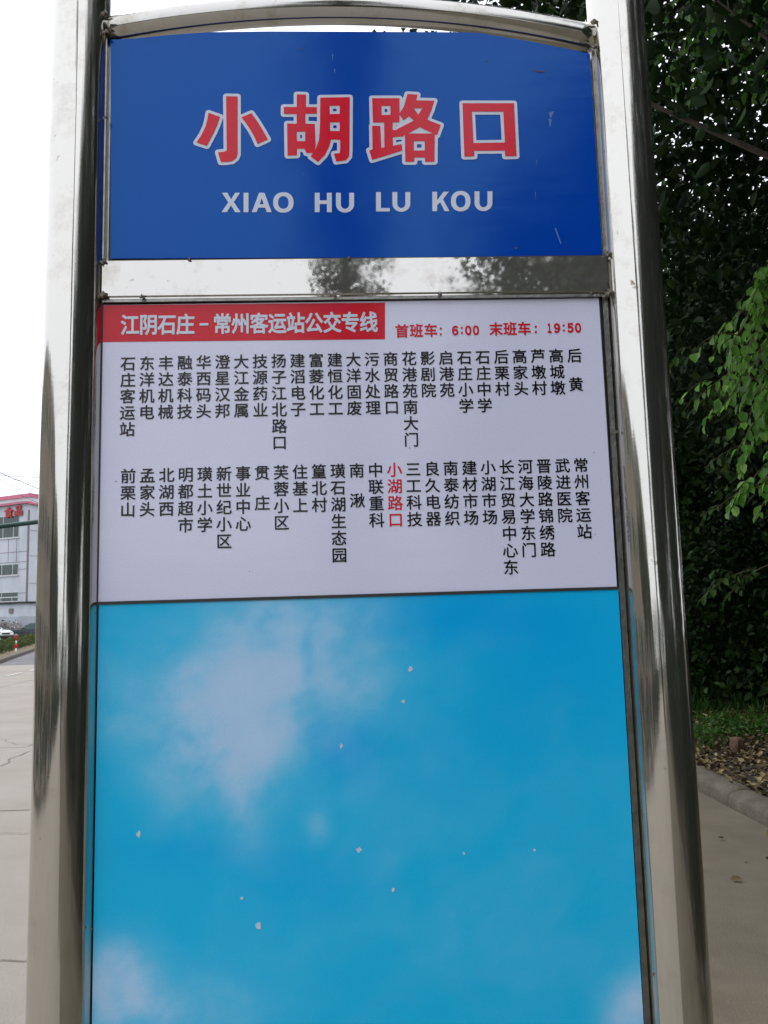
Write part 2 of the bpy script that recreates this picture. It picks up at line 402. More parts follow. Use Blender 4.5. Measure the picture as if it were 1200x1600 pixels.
for s0, s1 in ((-3, -.2), (.6, 2.1), (3, 5)):
    a = Vector(p0[:2]) + d * s0; b = Vector(p0[:2]) + d * s1
    m.add([(a.x - nn.x, a.y - nn.y, .0075), (b.x - nn.x, b.y - nn.y, .0075), (b.x + nn.x, b.y + nn.y, .0075), (a.x + nn.x, a.y + nn.y, .0075)], [(0, 1, 2, 3)])
tag(m.build('edge_marking', m_paint), kind='structure')

# kerb stones along the trees: one rounded stone each
ks = tag(empty('kerb'), kind='structure')
def kerb_mesh(L):
    prof = [(0, -.1), (0, .055), (.012, .085), (.04, .105), (.09, .117), (.15, .118), (.195, .108), (.215, .085), (.22, -.1)]
    m = MB(); n = len(prof); v = []
    st = [(0.0, .82), (.012, .96), (.035, 1), (L - .035, 1), (L - .012, .96), (L, .82)]
    for (y, s) in st:
        for (x, z) in prof: v.append((.11 + (x - .11) * (s * .3 + .7), y, z * s if z > 0 else z))
    f = [(i * n + k, i * n + k + 1, (i + 1) * n + k + 1, (i + 1) * n + k) for i in range(len(st) - 1) for k in range(n - 1)]
    f += [tuple(range(n))[::-1], tuple((len(st) - 1) * n + k for k in range(n))]
    m.add(v, f, True); return m
km = kerb_mesh(.985).build('kerb_stone', m_kerb, ks, (KX, 5.13 - 40, 0)).data
for i in range(1, 110):
    o = obj('kerb_stone', km, None, ks, (KX + rng.normal(0, .004), 5.13 - 40 + i * 1.0, rng.normal(0, .002)))
    o.rotation_euler[2] = rng.normal(0, .004)
# verge: uneven soil bank to the right of the kerb
nx, ny = 50, 150
X = np.linspace(KX + .205, 60, nx) ; X = KX + .205 + (np.linspace(0, 1, nx) ** 2.2) * 60
Y = np.linspace(-45, 90, ny)
v = []
hz = lambda x, y: .07 + min(.18, (x - KX - .2) * .05) + (.025 * math.sin(x * 3.1 + y * 1.7) + .03 * math.sin(y * .9 + x * .8) + rng.normal(0, .008)) * min(1, (x - KX - .2) * 1.2)
for y in Y:
    for x in X: v.append((x, y, hz(x, y)))
m = MB(); m.add(v, [(j * nx + i, j * nx + i + 1, (j + 1) * nx + i + 1, (j + 1) * nx + i) for j in range(ny - 1) for i in range(nx - 1)], True)
tag(m.build('verge', m_soil), kind='structure')

# ------------------------------------------------------------------ leaves
def leaf_arrays(C, Nrm, Tip, L, Wd, fold=.18, droop=.12):
    """leaf-shaped faces: centre-folded, two quads each; C base points, Tip unit directions, Nrm normals"""
    S = np.cross(Nrm, Tip); S /= np.linalg.norm(S, axis=1)[:, None] + 1e-9
    Nn = np.cross(Tip, S)
    L = L[:, None]; Wd = Wd[:, None]
    base = C; tip = C + Tip * L - Nn * droop * L
    a = C + Tip * L * .30; b = C + Tip * L * .68 - Nn * droop * .4 * L
    up = Nn * fold * Wd
    r1, r2 = a + S * Wd * .5 + up, b + S * Wd * .42 + up
    l1, l2 = a - S * Wd * .5 + up, b - S * Wd * .42 + up
    V = np.stack([base, r1, r2, tip, l2, l1], 1).reshape(-1, 3)
    n = len(C); i = np.arange(n)[:, None] * 6
    Fc = np.concatenate([i + np.array([[0, 1, 2, 3]]), i + np.array([[0, 3, 4, 5]])], 1).reshape(-1, 4)
    return V, Fc
def leaf_mesh(name, V, Fc, tone):
    me = bpy.data.meshes.new(name); n = len(V); f = len(Fc)
    me.vertices.add(n); me.vertices.foreach_set('co', V.astype(np.float32).ravel())
    me.loops.add(f * 4); me.loops.foreach_set('vertex_index', Fc.astype(np.int32).ravel())
    me.polygons.add(f); me.polygons.foreach_set('loop_start', np.arange(0, f * 4, 4, dtype=np.int32))
    me.update(calc_edges=True)
    a = me.attributes.new('tone', 'FLOAT', 'POINT'); a.data.foreach_set('value', np.repeat(tone, n // len(tone)).astype(np.float32))
    return me
def rand_unit(n):
    v = rng.normal(size=(n, 3)); return v / np.linalg.norm(v, axis=1)[:, None]
def cloud_leaves(name, centres, sig, per, L, mat_, parent=None, down=.5, flat=1.0, tonec=None):
    K = len(centres); n = K * per
    c = np.repeat(np.asarray(centres), per, 0) + rng.normal(size=(n, 3)) * np.asarray(sig) * np.array([1, 1, flat])
    t = rand_unit(n); t[:, 2] = t[:, 2] * .6 - down; t /= np.linalg.norm(t, axis=1)[:, None]
    nr = rand_unit(n); nr[:, 2] += .9; nr /= np.linalg.norm(nr, axis=1)[:, None]
    l = L * rng.uniform(.65, 1.25, n); w = l * rng.uniform(.5, .68, n)
    V, Fc = leaf_arrays(c, nr, t, l, w)
    tone = np.clip(np.repeat(rng.normal(.5, .16, K), per) + rng.normal(0, .16, n), 0, 1)
    me = leaf_mesh(name, V, Fc, tone); return obj(name, me, mat_, parent)

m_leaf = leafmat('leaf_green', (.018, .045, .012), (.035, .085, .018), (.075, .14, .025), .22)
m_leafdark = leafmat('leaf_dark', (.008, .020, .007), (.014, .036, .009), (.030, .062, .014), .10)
m_spray = leafmat('leaf_bright', (.05, .15, .025), (.12, .30, .045), (.24, .46, .08), .45, .4, .3)
m_olive = leafmat('leaf_olive', (.03, .05, .015), (.06, .085, .02), (.11, .12, .03), .15)
m_bark = mat('bark', (.075, .06, .045), .9, var=.5, vscale=12, stretch=(1, 1, .25), bump=.9, bscale=22)
m_twig = mat('twig', (.10, .085, .04), .8)

def make_tree(name, label, cat, loc, H=9.0, base=2.4, R=3.4, K=260, per=110, L=.12, matl=None, trunk_r=.14, seed=1, group=None, low=0.0, sig=.36):
    global rng
    old = rng; rng = np.random.default_rng(seed)
    t = empty(name, loc); tag(t, label, cat, group)
    tr = MB(); pts = []; x = y = 0
    for i in range(9):
        z = i * (H * .8) / 8; pts.append((x, y, z)); x += rng.normal(0, .07); y += rng.normal(0, .07)
    tr.tube(pts, [trunk_r * (1.35 if i == 0 else 1) * (1 - .085 * i) for i in range(9)], 10)
    tr.build('trunk', m_bark, t)
    cc = []
    zc = (H + base) / 2; hz_ = (H - base) / 2
    for i in range(K):
        while True:
            p = rng.uniform(-1, 1, 3)
            if p @ p < 1 and (p @ p > .12): break
        w = 1 - .25 * max(0, p[2])
        cc.append((p[0] * R * w, p[1] * R * w, zc + p[2] * hz_ + (low if p[2] < -.5 else 0)))
    nb = 9
    for i in range(nb):
        c = Vector(cc[int(rng.integers(K))]); k = 2 + int(rng.integers(5)); s = Vector(pts[min(k, 8)])
        mid = s.lerp(c, .5) + Vector((rng.normal(0, .2), rng.normal(0, .2), .3))
        b = MB(); b.tube([s, s.lerp(mid, .5), mid, mid.lerp(c, .6), c], [trunk_r * .26, trunk_r * .2, trunk_r * .14, trunk_r * .09, trunk_r * .03], 6)
        b.build('branch', m_bark, t)
    cloud_leaves('crown', cc, sig, per, L, matl or m_leaf, t)
    rng = old
    return t

def place(t, loc, rz, label, s=1.0):
    c = copy_tree(t); c.location = loc; c.rotation_euler[2] = rz; c.scale = (s, s, s); c['label'] = label; return c

GT = 'broadleaf trees in the verge beside the kerb'
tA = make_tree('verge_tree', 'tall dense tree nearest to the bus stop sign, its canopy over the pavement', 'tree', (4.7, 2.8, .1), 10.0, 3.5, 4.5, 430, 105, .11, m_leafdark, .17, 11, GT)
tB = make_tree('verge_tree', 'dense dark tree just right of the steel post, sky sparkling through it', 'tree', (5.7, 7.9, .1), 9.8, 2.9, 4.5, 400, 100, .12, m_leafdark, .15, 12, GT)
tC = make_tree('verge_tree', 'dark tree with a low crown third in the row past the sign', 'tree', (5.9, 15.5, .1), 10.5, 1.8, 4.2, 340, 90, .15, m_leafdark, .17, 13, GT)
place(tB, (5.2, 20.5, .1), 2.1, 'dark tree fourth in the verge row, deep behind the nearer crowns', 1.05)
place(tC, (5.6, 27, .1), 1.0, 'dark tree fifth in the verge row, hidden in shade')
place(tA, (5.0, 34, .1), 2.6, 'far verge tree sixth in the row along the kerb')
place(tC, (5.4, 43, .1), 4.0, 'last far verge tree at the end of the kerb row')
place(tA, (6.0, -1.2, .1), 3.3, 'verge tree level with the viewer, mirrored in the blue panel'); place(tB, (7.0, -6.5, .1), 3.3, 'first verge tree behind the viewer')
place(tA, (6.2, -10.5, .1), 1.2, 'second verge tree behind the viewer')
place(tC, (6.0, -17, .1), .4, 'third verge tree behind the viewer')
place(tB, (6.0, -25, .1), 5.0, 'fourth verge tree behind the viewer')
for i, (x, y, r) in enumerate([(10.5, 6, 1), (10.2, 13, 2), (10.8, 20, 3), (10.2, 27.5, 4), (10.5, 36, 5), (10, -1, .5), (10.4, -9, 1.6), (10, -18, 2.8)]):
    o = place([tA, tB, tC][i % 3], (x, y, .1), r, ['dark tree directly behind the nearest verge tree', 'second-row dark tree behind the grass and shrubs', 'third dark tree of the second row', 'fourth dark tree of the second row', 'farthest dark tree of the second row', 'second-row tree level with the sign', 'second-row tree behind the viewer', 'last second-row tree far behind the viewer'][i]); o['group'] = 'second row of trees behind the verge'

# thick undergrowth below the crowns
def shrub(loc, rx, ry, h, label, n=60, per=70, L=.11, matl=None, name='shrub', group='undergrowth shrubs below the verge trees', seed=0):
    global rng
    old = rng; rng = np.random.default_rng(seed + 100)
    t = empty(name, loc); tag(t, label, 'shrub', group)
    cc = []
    for i in range(n):
        a = rng.uniform(0, 6.28); r = math.sqrt(rng.uniform(0, 1)); z = rng.uniform(.1, 1) * h
        k = math.sqrt(max(.1, 1 - (z / h) ** 3 * .8)); cc.append((math.cos(a) * r * rx * k, math.sin(a) * r * ry * k, z))
    st = MB()
    for i in range(6):
        c = cc[i * 3]; st.tube([(rng.normal(0, .1), rng.normal(0, .1), -.05), (c[0] * .5, c[1] * .5, c[2] * .6), c], [.025, .016, .006], 5)
    st.build('stem', m_bark, t)
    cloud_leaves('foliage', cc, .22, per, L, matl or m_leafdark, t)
    rng = old; return t
s1 = shrub((6.6, 13.2, .1), 2.2, 2.6, 3.4, 'large dark shrub in the shade behind the grass', 150, 80, .13, seed=1)
s2 = shrub((4.9, 10.6, .1), 1.2, 1.5, 2.3, 'shrub in the shade at the left end of the grass strip', 90, 70, .11, seed=2)
for i, (x, y, rz) in enumerate([(7.5, 9.0, 1), (8.4, 5.5, 2), (5.4, 17.5, 3), (8.8, 16.5, 4), (6.0, 22.5, 5), (8.5, 26, 6), (5.2, 30, 1.4)]):
    c = copy_tree([s1, s2][0 if i != 2 else 1]); c.location = (x, y, .1); c.rotation_euler[2] = rz
    c['label'] = ['shrub behind the stone block in the litter', 'shrub at the right edge behind the kerb', 'lower shrub beyond the grass close to the kerb', 'shrub deep in the second row of trees',
                  'shrub further along below the fourth tree', 'shrub far along in the second tree row', 'farthest shrub in the verge row'][i]
for i, (x, y, rz) in enumerate([(6.5, -1.5, 1), (6.3, -6.5, 2), (6.5, -12, 3), (6.8, -19, 4)]):
    c = copy_tree(s1); c.location = (x, y, .1); c.rotation_euler[2] = rz
    c['label'] = ['shrub behind the viewer nearest the sign', 'shrub behind the viewer below the second tree', 'shrub behind the viewer below the third tree', 'shrub farthest behind the viewer'][i]

eb = shrub((3.35, -.75, .1), 1.15, 1.5, 2.5, 'dark evergreen bush added out of view by the kerb to darken the post reflections', 90, 90, .09, seed=9)  # unseen bush, added for its dark reflection in the posts
# young tree whose fresh sprays hang over the kerb at the right edge
yt = empty('young_tree', (4.5, 4.9, .1)); tag(yt, 'young tree with bright green drooping sprays hanging over the kerb at right edge', 'tree')
b = MB(); b.tube([(0, 0, 0), (.05, 0, 1.3), (-.05, .1, 2.5), (-.1, 0, 3.8), (-.3, -.1, 5.6)], [.06, .052, .043, .032, .018], 8); b.build('trunk', m_bark, yt)
def spray(tip, root, n=26, L=.09, spread=.14, droop=.30, mt=m_spray, sub=3):
    """twig from root to tip with side twigs and alternate drooping leaves"""
    root, tip = np.array(root, float), np.array(tip, float); C = []; T = []; tw = MB()
    curves = []
    def cur(a, b, sag, k=9):
        return [a + (b - a) * s - np.array([0, 0, sag]) * (s ** 2) + np.array([0, 0, sag * .8]) * math.sin(s * math.pi) for s in np.linspace(0, 1, k)]
    ln = np.linalg.norm(tip - root); main = cur(root, tip, ln * droop * .3); curves.append((main, .008))
    for i in range(sub):
        s = main[3 + int(rng.integers(5))]; dv = (tip - root) / ln + rand_unit(1)[0] * .8; dv[2] -= .2
        curves.append((cur(s, s + dv / np.linalg.norm(dv) * ln * rng.uniform(.2, .4), ln * .08), .004))
    for cc, r in curves:
        tw.tube(cc, [r * (1 - .08 * i) for i in range(len(cc))], 5)
        m_ = int(n / (1 + sub) * (1.6 if r > .005 else .9)); st = .35 if r > .005 else .1
        for i in range(m_):
            s = st + (1 - st) * (i + rng.uniform(0, .7)) / m_; s = min(s, .999) * (len(cc) - 1); k = int(s); p = cc[k] + (cc[k + 1] - cc[k]) * (s - k)
            d = cc[k + 1] - cc[k]; d /= np.linalg.norm(d); side = np.cross(d, [0, 0, 1]); side /= np.linalg.norm(side) + 1e-9
            t_ = side * (1 if i % 2 else -1) * rng.uniform(.4, 1) + d * .6 + np.array([0, 0, -rng.uniform(.3, 1.1)]) + rand_unit(1)[0] * .25
            C.append(p + rand_unit(1)[0] * .012); T.append(t_ / np.linalg.norm(t_))
    C = np.array(C); T = np.array(T); nl = len(C); nr = rand_unit(nl) * .5; nr[:, 2] += .8; nr[:, 0] -= .35; nr /= np.linalg.norm(nr, axis=1)[:, None]
    l = L * rng.uniform(.6, 1.2, nl); w = l * rng.uniform(.52, .68, nl)
    V, Fc = leaf_arrays(C, nr, T, l, w, .12, .2)
    tone = np.clip(rng.normal(.5, .22, nl), 0, 1)
    return V, Fc, tone, tw
def add_sprays(parent, specs, mt, L=.09, sub=3, n=26):
    o0 = np.array(parent.location)
    for (px, py, Yd, rx, ry, rY) in specs:
        V, Fc, tone, tw = spray(at(px, py, Yd) - o0, at(rx, ry, rY) - o0, n, L, sub=sub)
        s = obj('spray_leaves', leaf_mesh('spray_leaves', V, Fc, tone), mt, parent)
        tw.build('twig', m_twig, s)
add_sprays(yt, [(1122, 512, 4.6, 1240, 430, 4.9), (1150, 480, 4.5, 1260, 400, 4.8), (1125, 560, 4.7, 1240, 450, 5.0), (1160, 540, 4.4, 1250, 440, 4.8), (1185, 470, 4.5, 1250, 400, 4.9),
                (1085, 610, 5.0, 1220, 560, 5.2), (1110, 640, 5.1, 1230, 570, 5.3), (1160, 620, 4.7, 1240, 570, 5.0), (1175, 670, 4.6, 1250, 600, 4.9), (1165, 700, 4.7, 1240, 640, 4.9),
                (1150, 770, 4.6, 1240, 700, 4.8), (1178, 800, 4.5, 1250, 720, 4.8), (1190, 740, 4.4, 1260, 680, 4.8), (1195, 600, 4.5, 1270, 520, 4.8), (1170, 505, 4.7, 1260, 440, 5.0), (1190, 560, 4.6, 1260, 470, 4.9),
                (1140, 530, 4.3, 1230, 420, 4.6), (1165, 580, 4.3, 1245, 490, 4.6), (1135, 610, 4.5, 1235, 520, 4.8), (1180, 630, 4.3, 1255, 540, 4.6), (1150, 690, 4.5, 1240, 610, 4.8), (1175, 455, 4.4, 1240, 380, 4.6)], m_spray, .098)
add_sprays(yt, [(1060, 560, 5.6, 1160, 520, 5.8), (1070, 640, 5.6, 1170, 590, 5.9), (1100, 720, 5.7, 1200, 690, 5.9), (1110, 790, 6.0, 1220, 750, 6.1), (1090, 930, 6.4, 1180, 890, 6.5), (1130, 930, 6.4, 1210, 880, 6.5)], m_leaf, .085)
# canopy sprays at the top right, in the nearest tree
add_sprays(tA, [(1060, 60, 4.2, 1180, -60, 4.4), (1100, 90, 4.3, 1200, -40, 4.4), (1040, 120, 4.4, 1130, 10, 4.6), (1140, 110, 4.1, 1240, -20, 4.4), (1180, 60, 4.0, 1250, -60, 4.2), (1070, 150, 4.6, 1180, 60, 4.7),
                (1120, 30, 3.9, 1200, -80, 4.1), (1175, 140, 4.4, 1260, 60, 4.6), (1035, 60, 4.5, 1120, -50, 4.6)], m_spray, .095, n=34)  # brighter leaf colour stands in for sky light lost under the canopy
add_sprays(tA, [(890, 14, 4.4, 960, -90, 4.6), (860, 8, 4.6, 900, -90, 4.7), (905, 22, 4.8, 990, -60, 4.8), (915, 10, 4.2, 990, -80, 4.3)], m_leaf, .10, n=34)

# leaf litter and grass in front of the shrubs
def on_verge(n, x0, x1, y0, y1):
    x = rng.uniform(x0, x1, n); y = rng.uniform(y0, y1, n)
    z = .07 + np.minimum(.18, (x - KX - .2) * .05) + .02; return x, y, z
m_lit = leafmat('dead_leaf', (.06, .045, .022), (.17, .13, .06), (.34, .28, .15), 0, .8)
n = 60000; x, y, z = on_verge(n, KX + .16, 9, -2, 14)
kx = np.exp(-((x - KX) / 3.5)); keep = rng.uniform(0, 1, n) < kx * 1.3; x, y, z = x[keep], y[keep], z[keep]; n = len(x)
z = z + rng.uniform(-.01, .035, n)
npv = 170; xp = KX - .02 - np.abs(rng.normal(0, .75, npv)); yp = rng.uniform(-2, 12, npv); x = np.r_[x, xp]; y = np.r_[y, yp]; z = np.r_[z, np.full(npv, .012)]; n = len(x)
t_ = rand_unit(n); t_[:, 2] *= .35; t_ /= np.linalg.norm(t_, axis=1)[:, None]; nr = rand_unit(n) * .5; nr[:, 2] += 1; nr /= np.linalg.norm(nr, axis=1)[:, None]
l = rng.uniform(.03, .075, n); V, Fc = leaf_arrays(np.stack([x, y, z], 1), nr, t_, l, l * rng.uniform(.4, .7, n), .35, -.25)
tag(obj('leaf_litter', leaf_mesh('leaf_litter', V, Fc, rng.uniform(0, 1, n)), m_lit), 'brown fallen leaves lying on the soil beside the kerb', 'leaf litter', kind='stuff')
m_grass = leafmat('grass_blade', (.022, .06, .012), (.045, .115, .02), (.11, .21, .04), .25)
n = 30000; x, y, z = on_verge(n, KX + .5, 11, 6.8, 17)
pat = np.sin(x * 2.3 + y * 1.1) + np.sin(y * 1.9 - x * 1.3) + rng.normal(0, .6, n); keep = pat > np.where(y < 7.8, 1.1, -.2); x, y, z = x[keep], y[keep], z[keep]; n = len(x)
t_ = rng.normal(size=(n, 3)) * np.array([.45, .45, .1]); t_[:, 2] += 1; t_ /= np.linalg.norm(t_, axis=1)[:, None]; nr = rand_unit(n)
l = rng.uniform(.08, .30, n) * np.clip((y - 5) / 5, .5, 1.3); V, Fc = leaf_arrays(np.stack([x, y, z - .02], 1), nr, t_, l, np.full(n, .009), .2, .35)
tag(obj('grass', leaf_mesh('grass', V, Fc, rng.uniform(0, 1, n)), m_grass), 'tufts of green grass in the shade behind the leaf litter', 'grass', kind='stuff')
# low weeds: bright patch
cc = [at(px, py, Yd) for px, py, Yd in [(1110, 1128, 8), (1125, 1140, 7.8), (1135, 1150, 7.6), (1105, 1160, 7.5), (1120, 1165, 7.3), (1180, 1150, 7.6), (1195, 1155, 7.5), (1190, 1165, 7.3), (1145, 1135, 8.2), (1100, 1180, 7.0)]]
for c in cc: c[2] = .22
wd = cloud_leaves('weeds', cc, .13, 70, .06, m_grass, None, down=-.3, flat=.35); tag(wd, 'low green weeds growing at the edge of the leaf litter', 'weeds', kind='stuff')
bm = bmesh.new(); bmesh.ops.create_icosphere(bm, subdivisions=2, radius=.5)
for v_ in bm.verts:
    q = v_.co; q.x = max(-.38, min(.38, q.x)) ; q.y = max(-.3, min(.3, q.y)); q.z = max(-.36, min(.34, q.z))
    q += Vector(rng.normal(0, .02, 3))
me = bpy.data.meshes.new('stone'); bm.to_mesh(me); bm.free()
st = obj('stone_block', me, mat('brown_stone', (.16, .10, .06), .9, var=.4, vscale=9, bump=.5)); p = ground(1153, 1172, .15)
st.location = (p[0], p[1], .2); st.scale = (.15, .16, .2); st.rotation_euler = (.1, .05, .4)
tag(st, 'brown stone block lying among the grass and litter', 'stone')

# ------------------------------------------------------------------ the bus stop sign
S = empty('bus_stop_sign', (0, 0, 0)); tag(S, 'bus stop sign of polished steel posts holding blue, white and sky-blue panels', 'bus stop sign')
PXL, PXR, PR, PY = -.4478, .4573, .0478, .012
def post(x):
    m = MB(); pr = [(PR * 1.0, .0), (PR, 2.70), (PR * .97, 2.712), (PR * .8, 2.733), (PR * .5, 2.748), (.0005, 2.753)]
    m.lathe(pr, x, PY, 72); o = m.build('post', MT['steel'], S)
    m = MB(); m.lathe([(.0, .022), (.085, .022), (.088, .018), (.088, .0), (.0, .0)], x, PY, 36); m.build('base_flange', MT['dullsteel'], o)
    return o
post(PXL); post(PXR)
# curved top rail, a flattened tube between the posts
arc = []
zl, zr, zm = 2.477, 2.463, 2.5175
for i in range(33):
    s = i / 32; x = -.405 + s * .823; arc.append((x, .012, (zl * (1 - s) + zr * s) + (zm - (zl + zr) / 2) * (1 - (2 * s - 1) ** 2)))
m = MB(); m.tube(arc, .0225, 28, sx=1.0); m.build('top_rail', MT['steelarch'], S)
# flat box crossbar between the two upper panels
m = MB(); zb0, zb1 = 2.0052, 2.0690
m.box(-.4015, .4135, -.010, .034, zb0, zb1, .004); m.build('crossbar', MT['steelbar'], S)
m = MB(); m.box(-.40, .41, -.006, .034, .62, .684, .004); m.build('bottom_rail', MT['steelbar'], S)
# dark backing boards with steel rim strips, one behind each sheet
def bd(x, y): p = at(x, y, 0); return p[0], p[2]
def sheet(name, pts, mt, y, parent=S, th=.002):
    m = MB(); m.prism([(p[0], p[1]) for p in pts], y, y + th); return m.build(name, mt, parent)
# name panel (blue)
bl = [bd(173, 404), bd(941.3, 400.8), bd(941.0, 395), bd(921.5, 84)]
arch_pts = []
for px, py in [(900, 79), (860, 71), (820, 63), (780, 56.5), (745, 51), (700, 50.2), (560, 49.5), (420, 49.0), (330, 50.2), (290, 52.5), (250, 56), (210, 60), (172.5, 62)]: arch_pts.append(bd(px, py))
name_panel = sheet('name_panel', [bl[0], (bl[1][0], bl[1][1])] + bl[2:] + arch_pts, MT['blue'], 0)
zt = 2.455
m = MB(); m.box(-.3895, .4055, .006, .016, 2.0692, 2.425); m.build('name_backing', MT['back'], S)
route_panel = sheet('route_panel', [bd(148.5 + 3.2, 941), bd(964, 917.5), bd(935.5, 466), bd(161.5, 476.5)], MT['white'], 0)
zl0 = 1.5285
m = MB(); m.box(-.4025, .402, .006, .016, 1.531, 2.0048); m.build('route_backing', MT['back'], S)
m = MB(); m.box(-.4025, .402, .006, .016, .684, 1.526); m.build('poster_backing', MT['back'], S)
m = MB(); q0, q1 = bd(146, 943), bd(965.5, 918.8)
m.prism([(q0[0], q0[1] - .0023), (q1[0], q1[1] - .0023), (q1[0], q1[1] + .0023), (q0[0], q0[1] + .0023)], -.0018, .004); m.build('divider_strip', MT['back'], S)
# steel rims
def rim(xa, za, xb, zb, w, mt=MT['dullsteel'], y0=-.004, y1=.03, name='rim_strip'):
    m = MB(); m.prism([(xa, za), (xa + w, za), (xb + w, zb), (xb, zb)], y0, y1); return m.build(name, mt, S)
a0, a1 = bd(936.2, 467), bd(1014.5, 1640)
rim(.4008, .684, .4008, 2.0046, .0085)
rim(-.4052, .684, -.4040, 2.0046, .0035, MT['back'], -.002)
rim(.4072, 2.0695, .4072, 2.440, .0065)
rim(-.4022, 2.0695, -.4022, 2.455, .0022)
rim(-.3958, 2.0695, -.3962, 2.455, .0018, MT['dullsteel'], .001)
rim(-.3945, 2.0695, -.3945, 2.448, .0042, MT['back'], .003)
m = MB(); m.box(-.4, .4, -.006, .006, 2.0005, 2.0048); m.build('rim_strip', MT['dullsteel'], S)
m = MB(); m.box(-.39, .4065, -.003, .006, 2.0696, 2.0716); m.build('rim_strip', MT['back'], S)

# sky poster: printed clouds as colour on a fine grid
PO = [bd(151.5, 944), bd(964.8, 920)]
nx, nz = 200, 230
zz0, zz1 = .684, 1.5262
xa = np.linspace(-.3998, .4, nx + 1); za = np.linspace(zz0, zz1, nz + 1)
XX, ZZ = np.meshgrid(xa, za)
def px_of(X_, Z_):
    d = np.stack([X_ - CP[0], np.full_like(X_, -CP[1]), Z_ - CP[2]], -1); w = d @ fw
    return 600 + F * (d @ RT) / w, 800 - F * (d @ UP) / w
U, V_ = px_of(XX, ZZ)
def vnoise(U, V, s, seed):
    r = np.random.default_rng(seed); g = r.uniform(0, 1, (64, 64)); u = U / s % 63; v = V / s % 63
    i, j = u.astype(int), v.astype(int); fu, fv = u - i, v - j; fu = fu * fu * (3 - 2 * fu); fv = fv * fv * (3 - 2 * fv)
    return (g[i, j] * (1 - fu) + g[i + 1, j] * fu) * (1 - fv) + (g[i, j + 1] * (1 - fu) + g[i + 1, j + 1] * fu) * fv
fb = sum(vnoise(U + 300, V_, s, k) * a for k, (s, a) in enumerate([(90, .42), (48, .26), (24, .17), (12, .10), (6, .05)]))
def blob(cx, cy, rx, ry, rot=0, p=2.0):
    c, s_ = math.cos(rot), math.sin(rot); dx, dy = U - cx, V_ - cy; a = (dx * c + dy * s_) / rx; b_ = (-dx * s_ + dy * c) / ry
    return np.exp(-(a * a + b_ * b_) ** (p / 2))
cl = (.30 * blob(400, 1080, 210, 150) + .18 * blob(200, 1000, 120, 90) + .75 * blob(350, 1110, 120, 95, .2) + .60 * blob(330, 1190, 90, 70, 0) + .62 * blob(460, 1040, 110, 85, -.3) + .50 * blob(420, 960, 75, 50, 0) + .40 * blob(560, 1080, 60, 40, -.7)
      + .42 * blob(385, 1260, 42, 75, 0) + .33 * blob(495, 1290, 20, 34, 0) + .25 * blob(260, 1230, 60, 80, 0) + .35 * blob(190, 1120, 60, 60) + .30 * blob(560, 960, 90, 60)
      - .45 * blob(480, 1040, 14, 40) - .22 * blob(290, 1010, 60, 36)
      + .95 * blob(175, 1540, 75, 60) + .5 * blob(220, 1600, 120, 70) + .35 * blob(170, 1490, 45, 30) + .3 * blob(330, 1570, 120, 90)
      + .75 * blob(1000, 1570, 48, 55) + .4 * blob(970, 1600, 40, 40) + .12 * blob(700, 1300, 300, 250) + .10 * blob(800, 1500, 300, 200))
fd = sum(vnoise(U * .75 + V_ * .55 + 500, (V_ * .75 - U * .35) + 600, s, 20 + k) * a for k, (s, a) in enumerate([(70, .40), (34, .27), (17, .18), (8, .10), (4, .05)]))
cl = np.maximum(0, cl * (.12 + .75 * fb + .95 * fd) + (fd - .5) * .22 - .03)
deep = np.clip(.85 * blob(530, 1165, 60, 45, .5) + .8 * blob(700, 960, 200, 60) + .55 * blob(880, 1050, 160, 130) + .45 * blob(290, 1330, 130, 30) + .4 * blob(480, 1370, 100, 50) + .3 * blob(700, 1180, 150, 100), 0, 1)
c_mid = np.array([.014, .535, .90]); c_deep = np.array([.0, .43, .92]); c_cl = np.array([.25, .69, .97]); c_pk = np.array([.58, .75, 1.0])
pc = c_mid + (c_deep - c_mid) * deep[..., None]
pc = pc + (c_cl - pc) * (1 - np.exp(-(cl * 1.25) ** 1.3))[..., None]
pc = pc + (c_pk - pc) * (.75 * (1 - np.exp(-(cl * 1.05) ** 3.5)))[..., None]
m = MB(); m.add([(x, 0, z) for x, z in zip(XX.ravel(), ZZ.ravel())], [(j * (nx + 1) + i, j * (nx + 1) + i + 1, (j + 1) * (nx + 1) + i + 1, (j + 1) * (nx + 1) + i) for j in range(nz) for i in range(nx)])
me = m.mesh('sky_poster'); ca = me.color_attributes.new('print', 'FLOAT_COLOR', 'POINT')
ca.data.foreach_set('color', np.concatenate([pc.reshape(-1, 3), np.ones((pc.size // 3, 1))], 1).astype(np.float32).ravel())
# top edge follows the slightly sloping divider, side edge the rim
for v_ in me.vertices:
    s = (v_.co.x + .4) / .8; top = PO[0][1] * (1 - s) + PO[1][1] * s
    t = (v_.co.z - zz0) / (zz1 - zz0); v_.co.z = zz0 + (top - zz0) * t
poster = obj('sky_poster', me, MT['poster'], S)
# printed white petals
petal_m = vinyl('petal_print', (.55, .72, .85), .15)
for (px, py, w, h) in [(217, 1303, 9, 12), (561, 1328, 10, 12), (378, 1403, 5, 8), (404, 1447, 12, 16), (615, 1390, 6, 10), (641, 1046, 8, 13), (533, 1166, 6, 10), (630, 1096, 9, 8), (725, 1333, 4, 6), (835, 1328, 5, 5)]:
    m = MB(); c = bd(px, py); k = 9; rr_ = [rng.uniform(.5, 1.25) for _ in range(k)]
    m.add([(c[0] + math.cos(6.283 * i / k) * w * .00042 * rr_[i], -.0007, c[1] + math.sin(6.283 * i / k) * h * .00042 * rr_[i]) for i in range(k)], [tuple(range(k))]); m.build('petal', petal_m, poster)

YL = -.0007
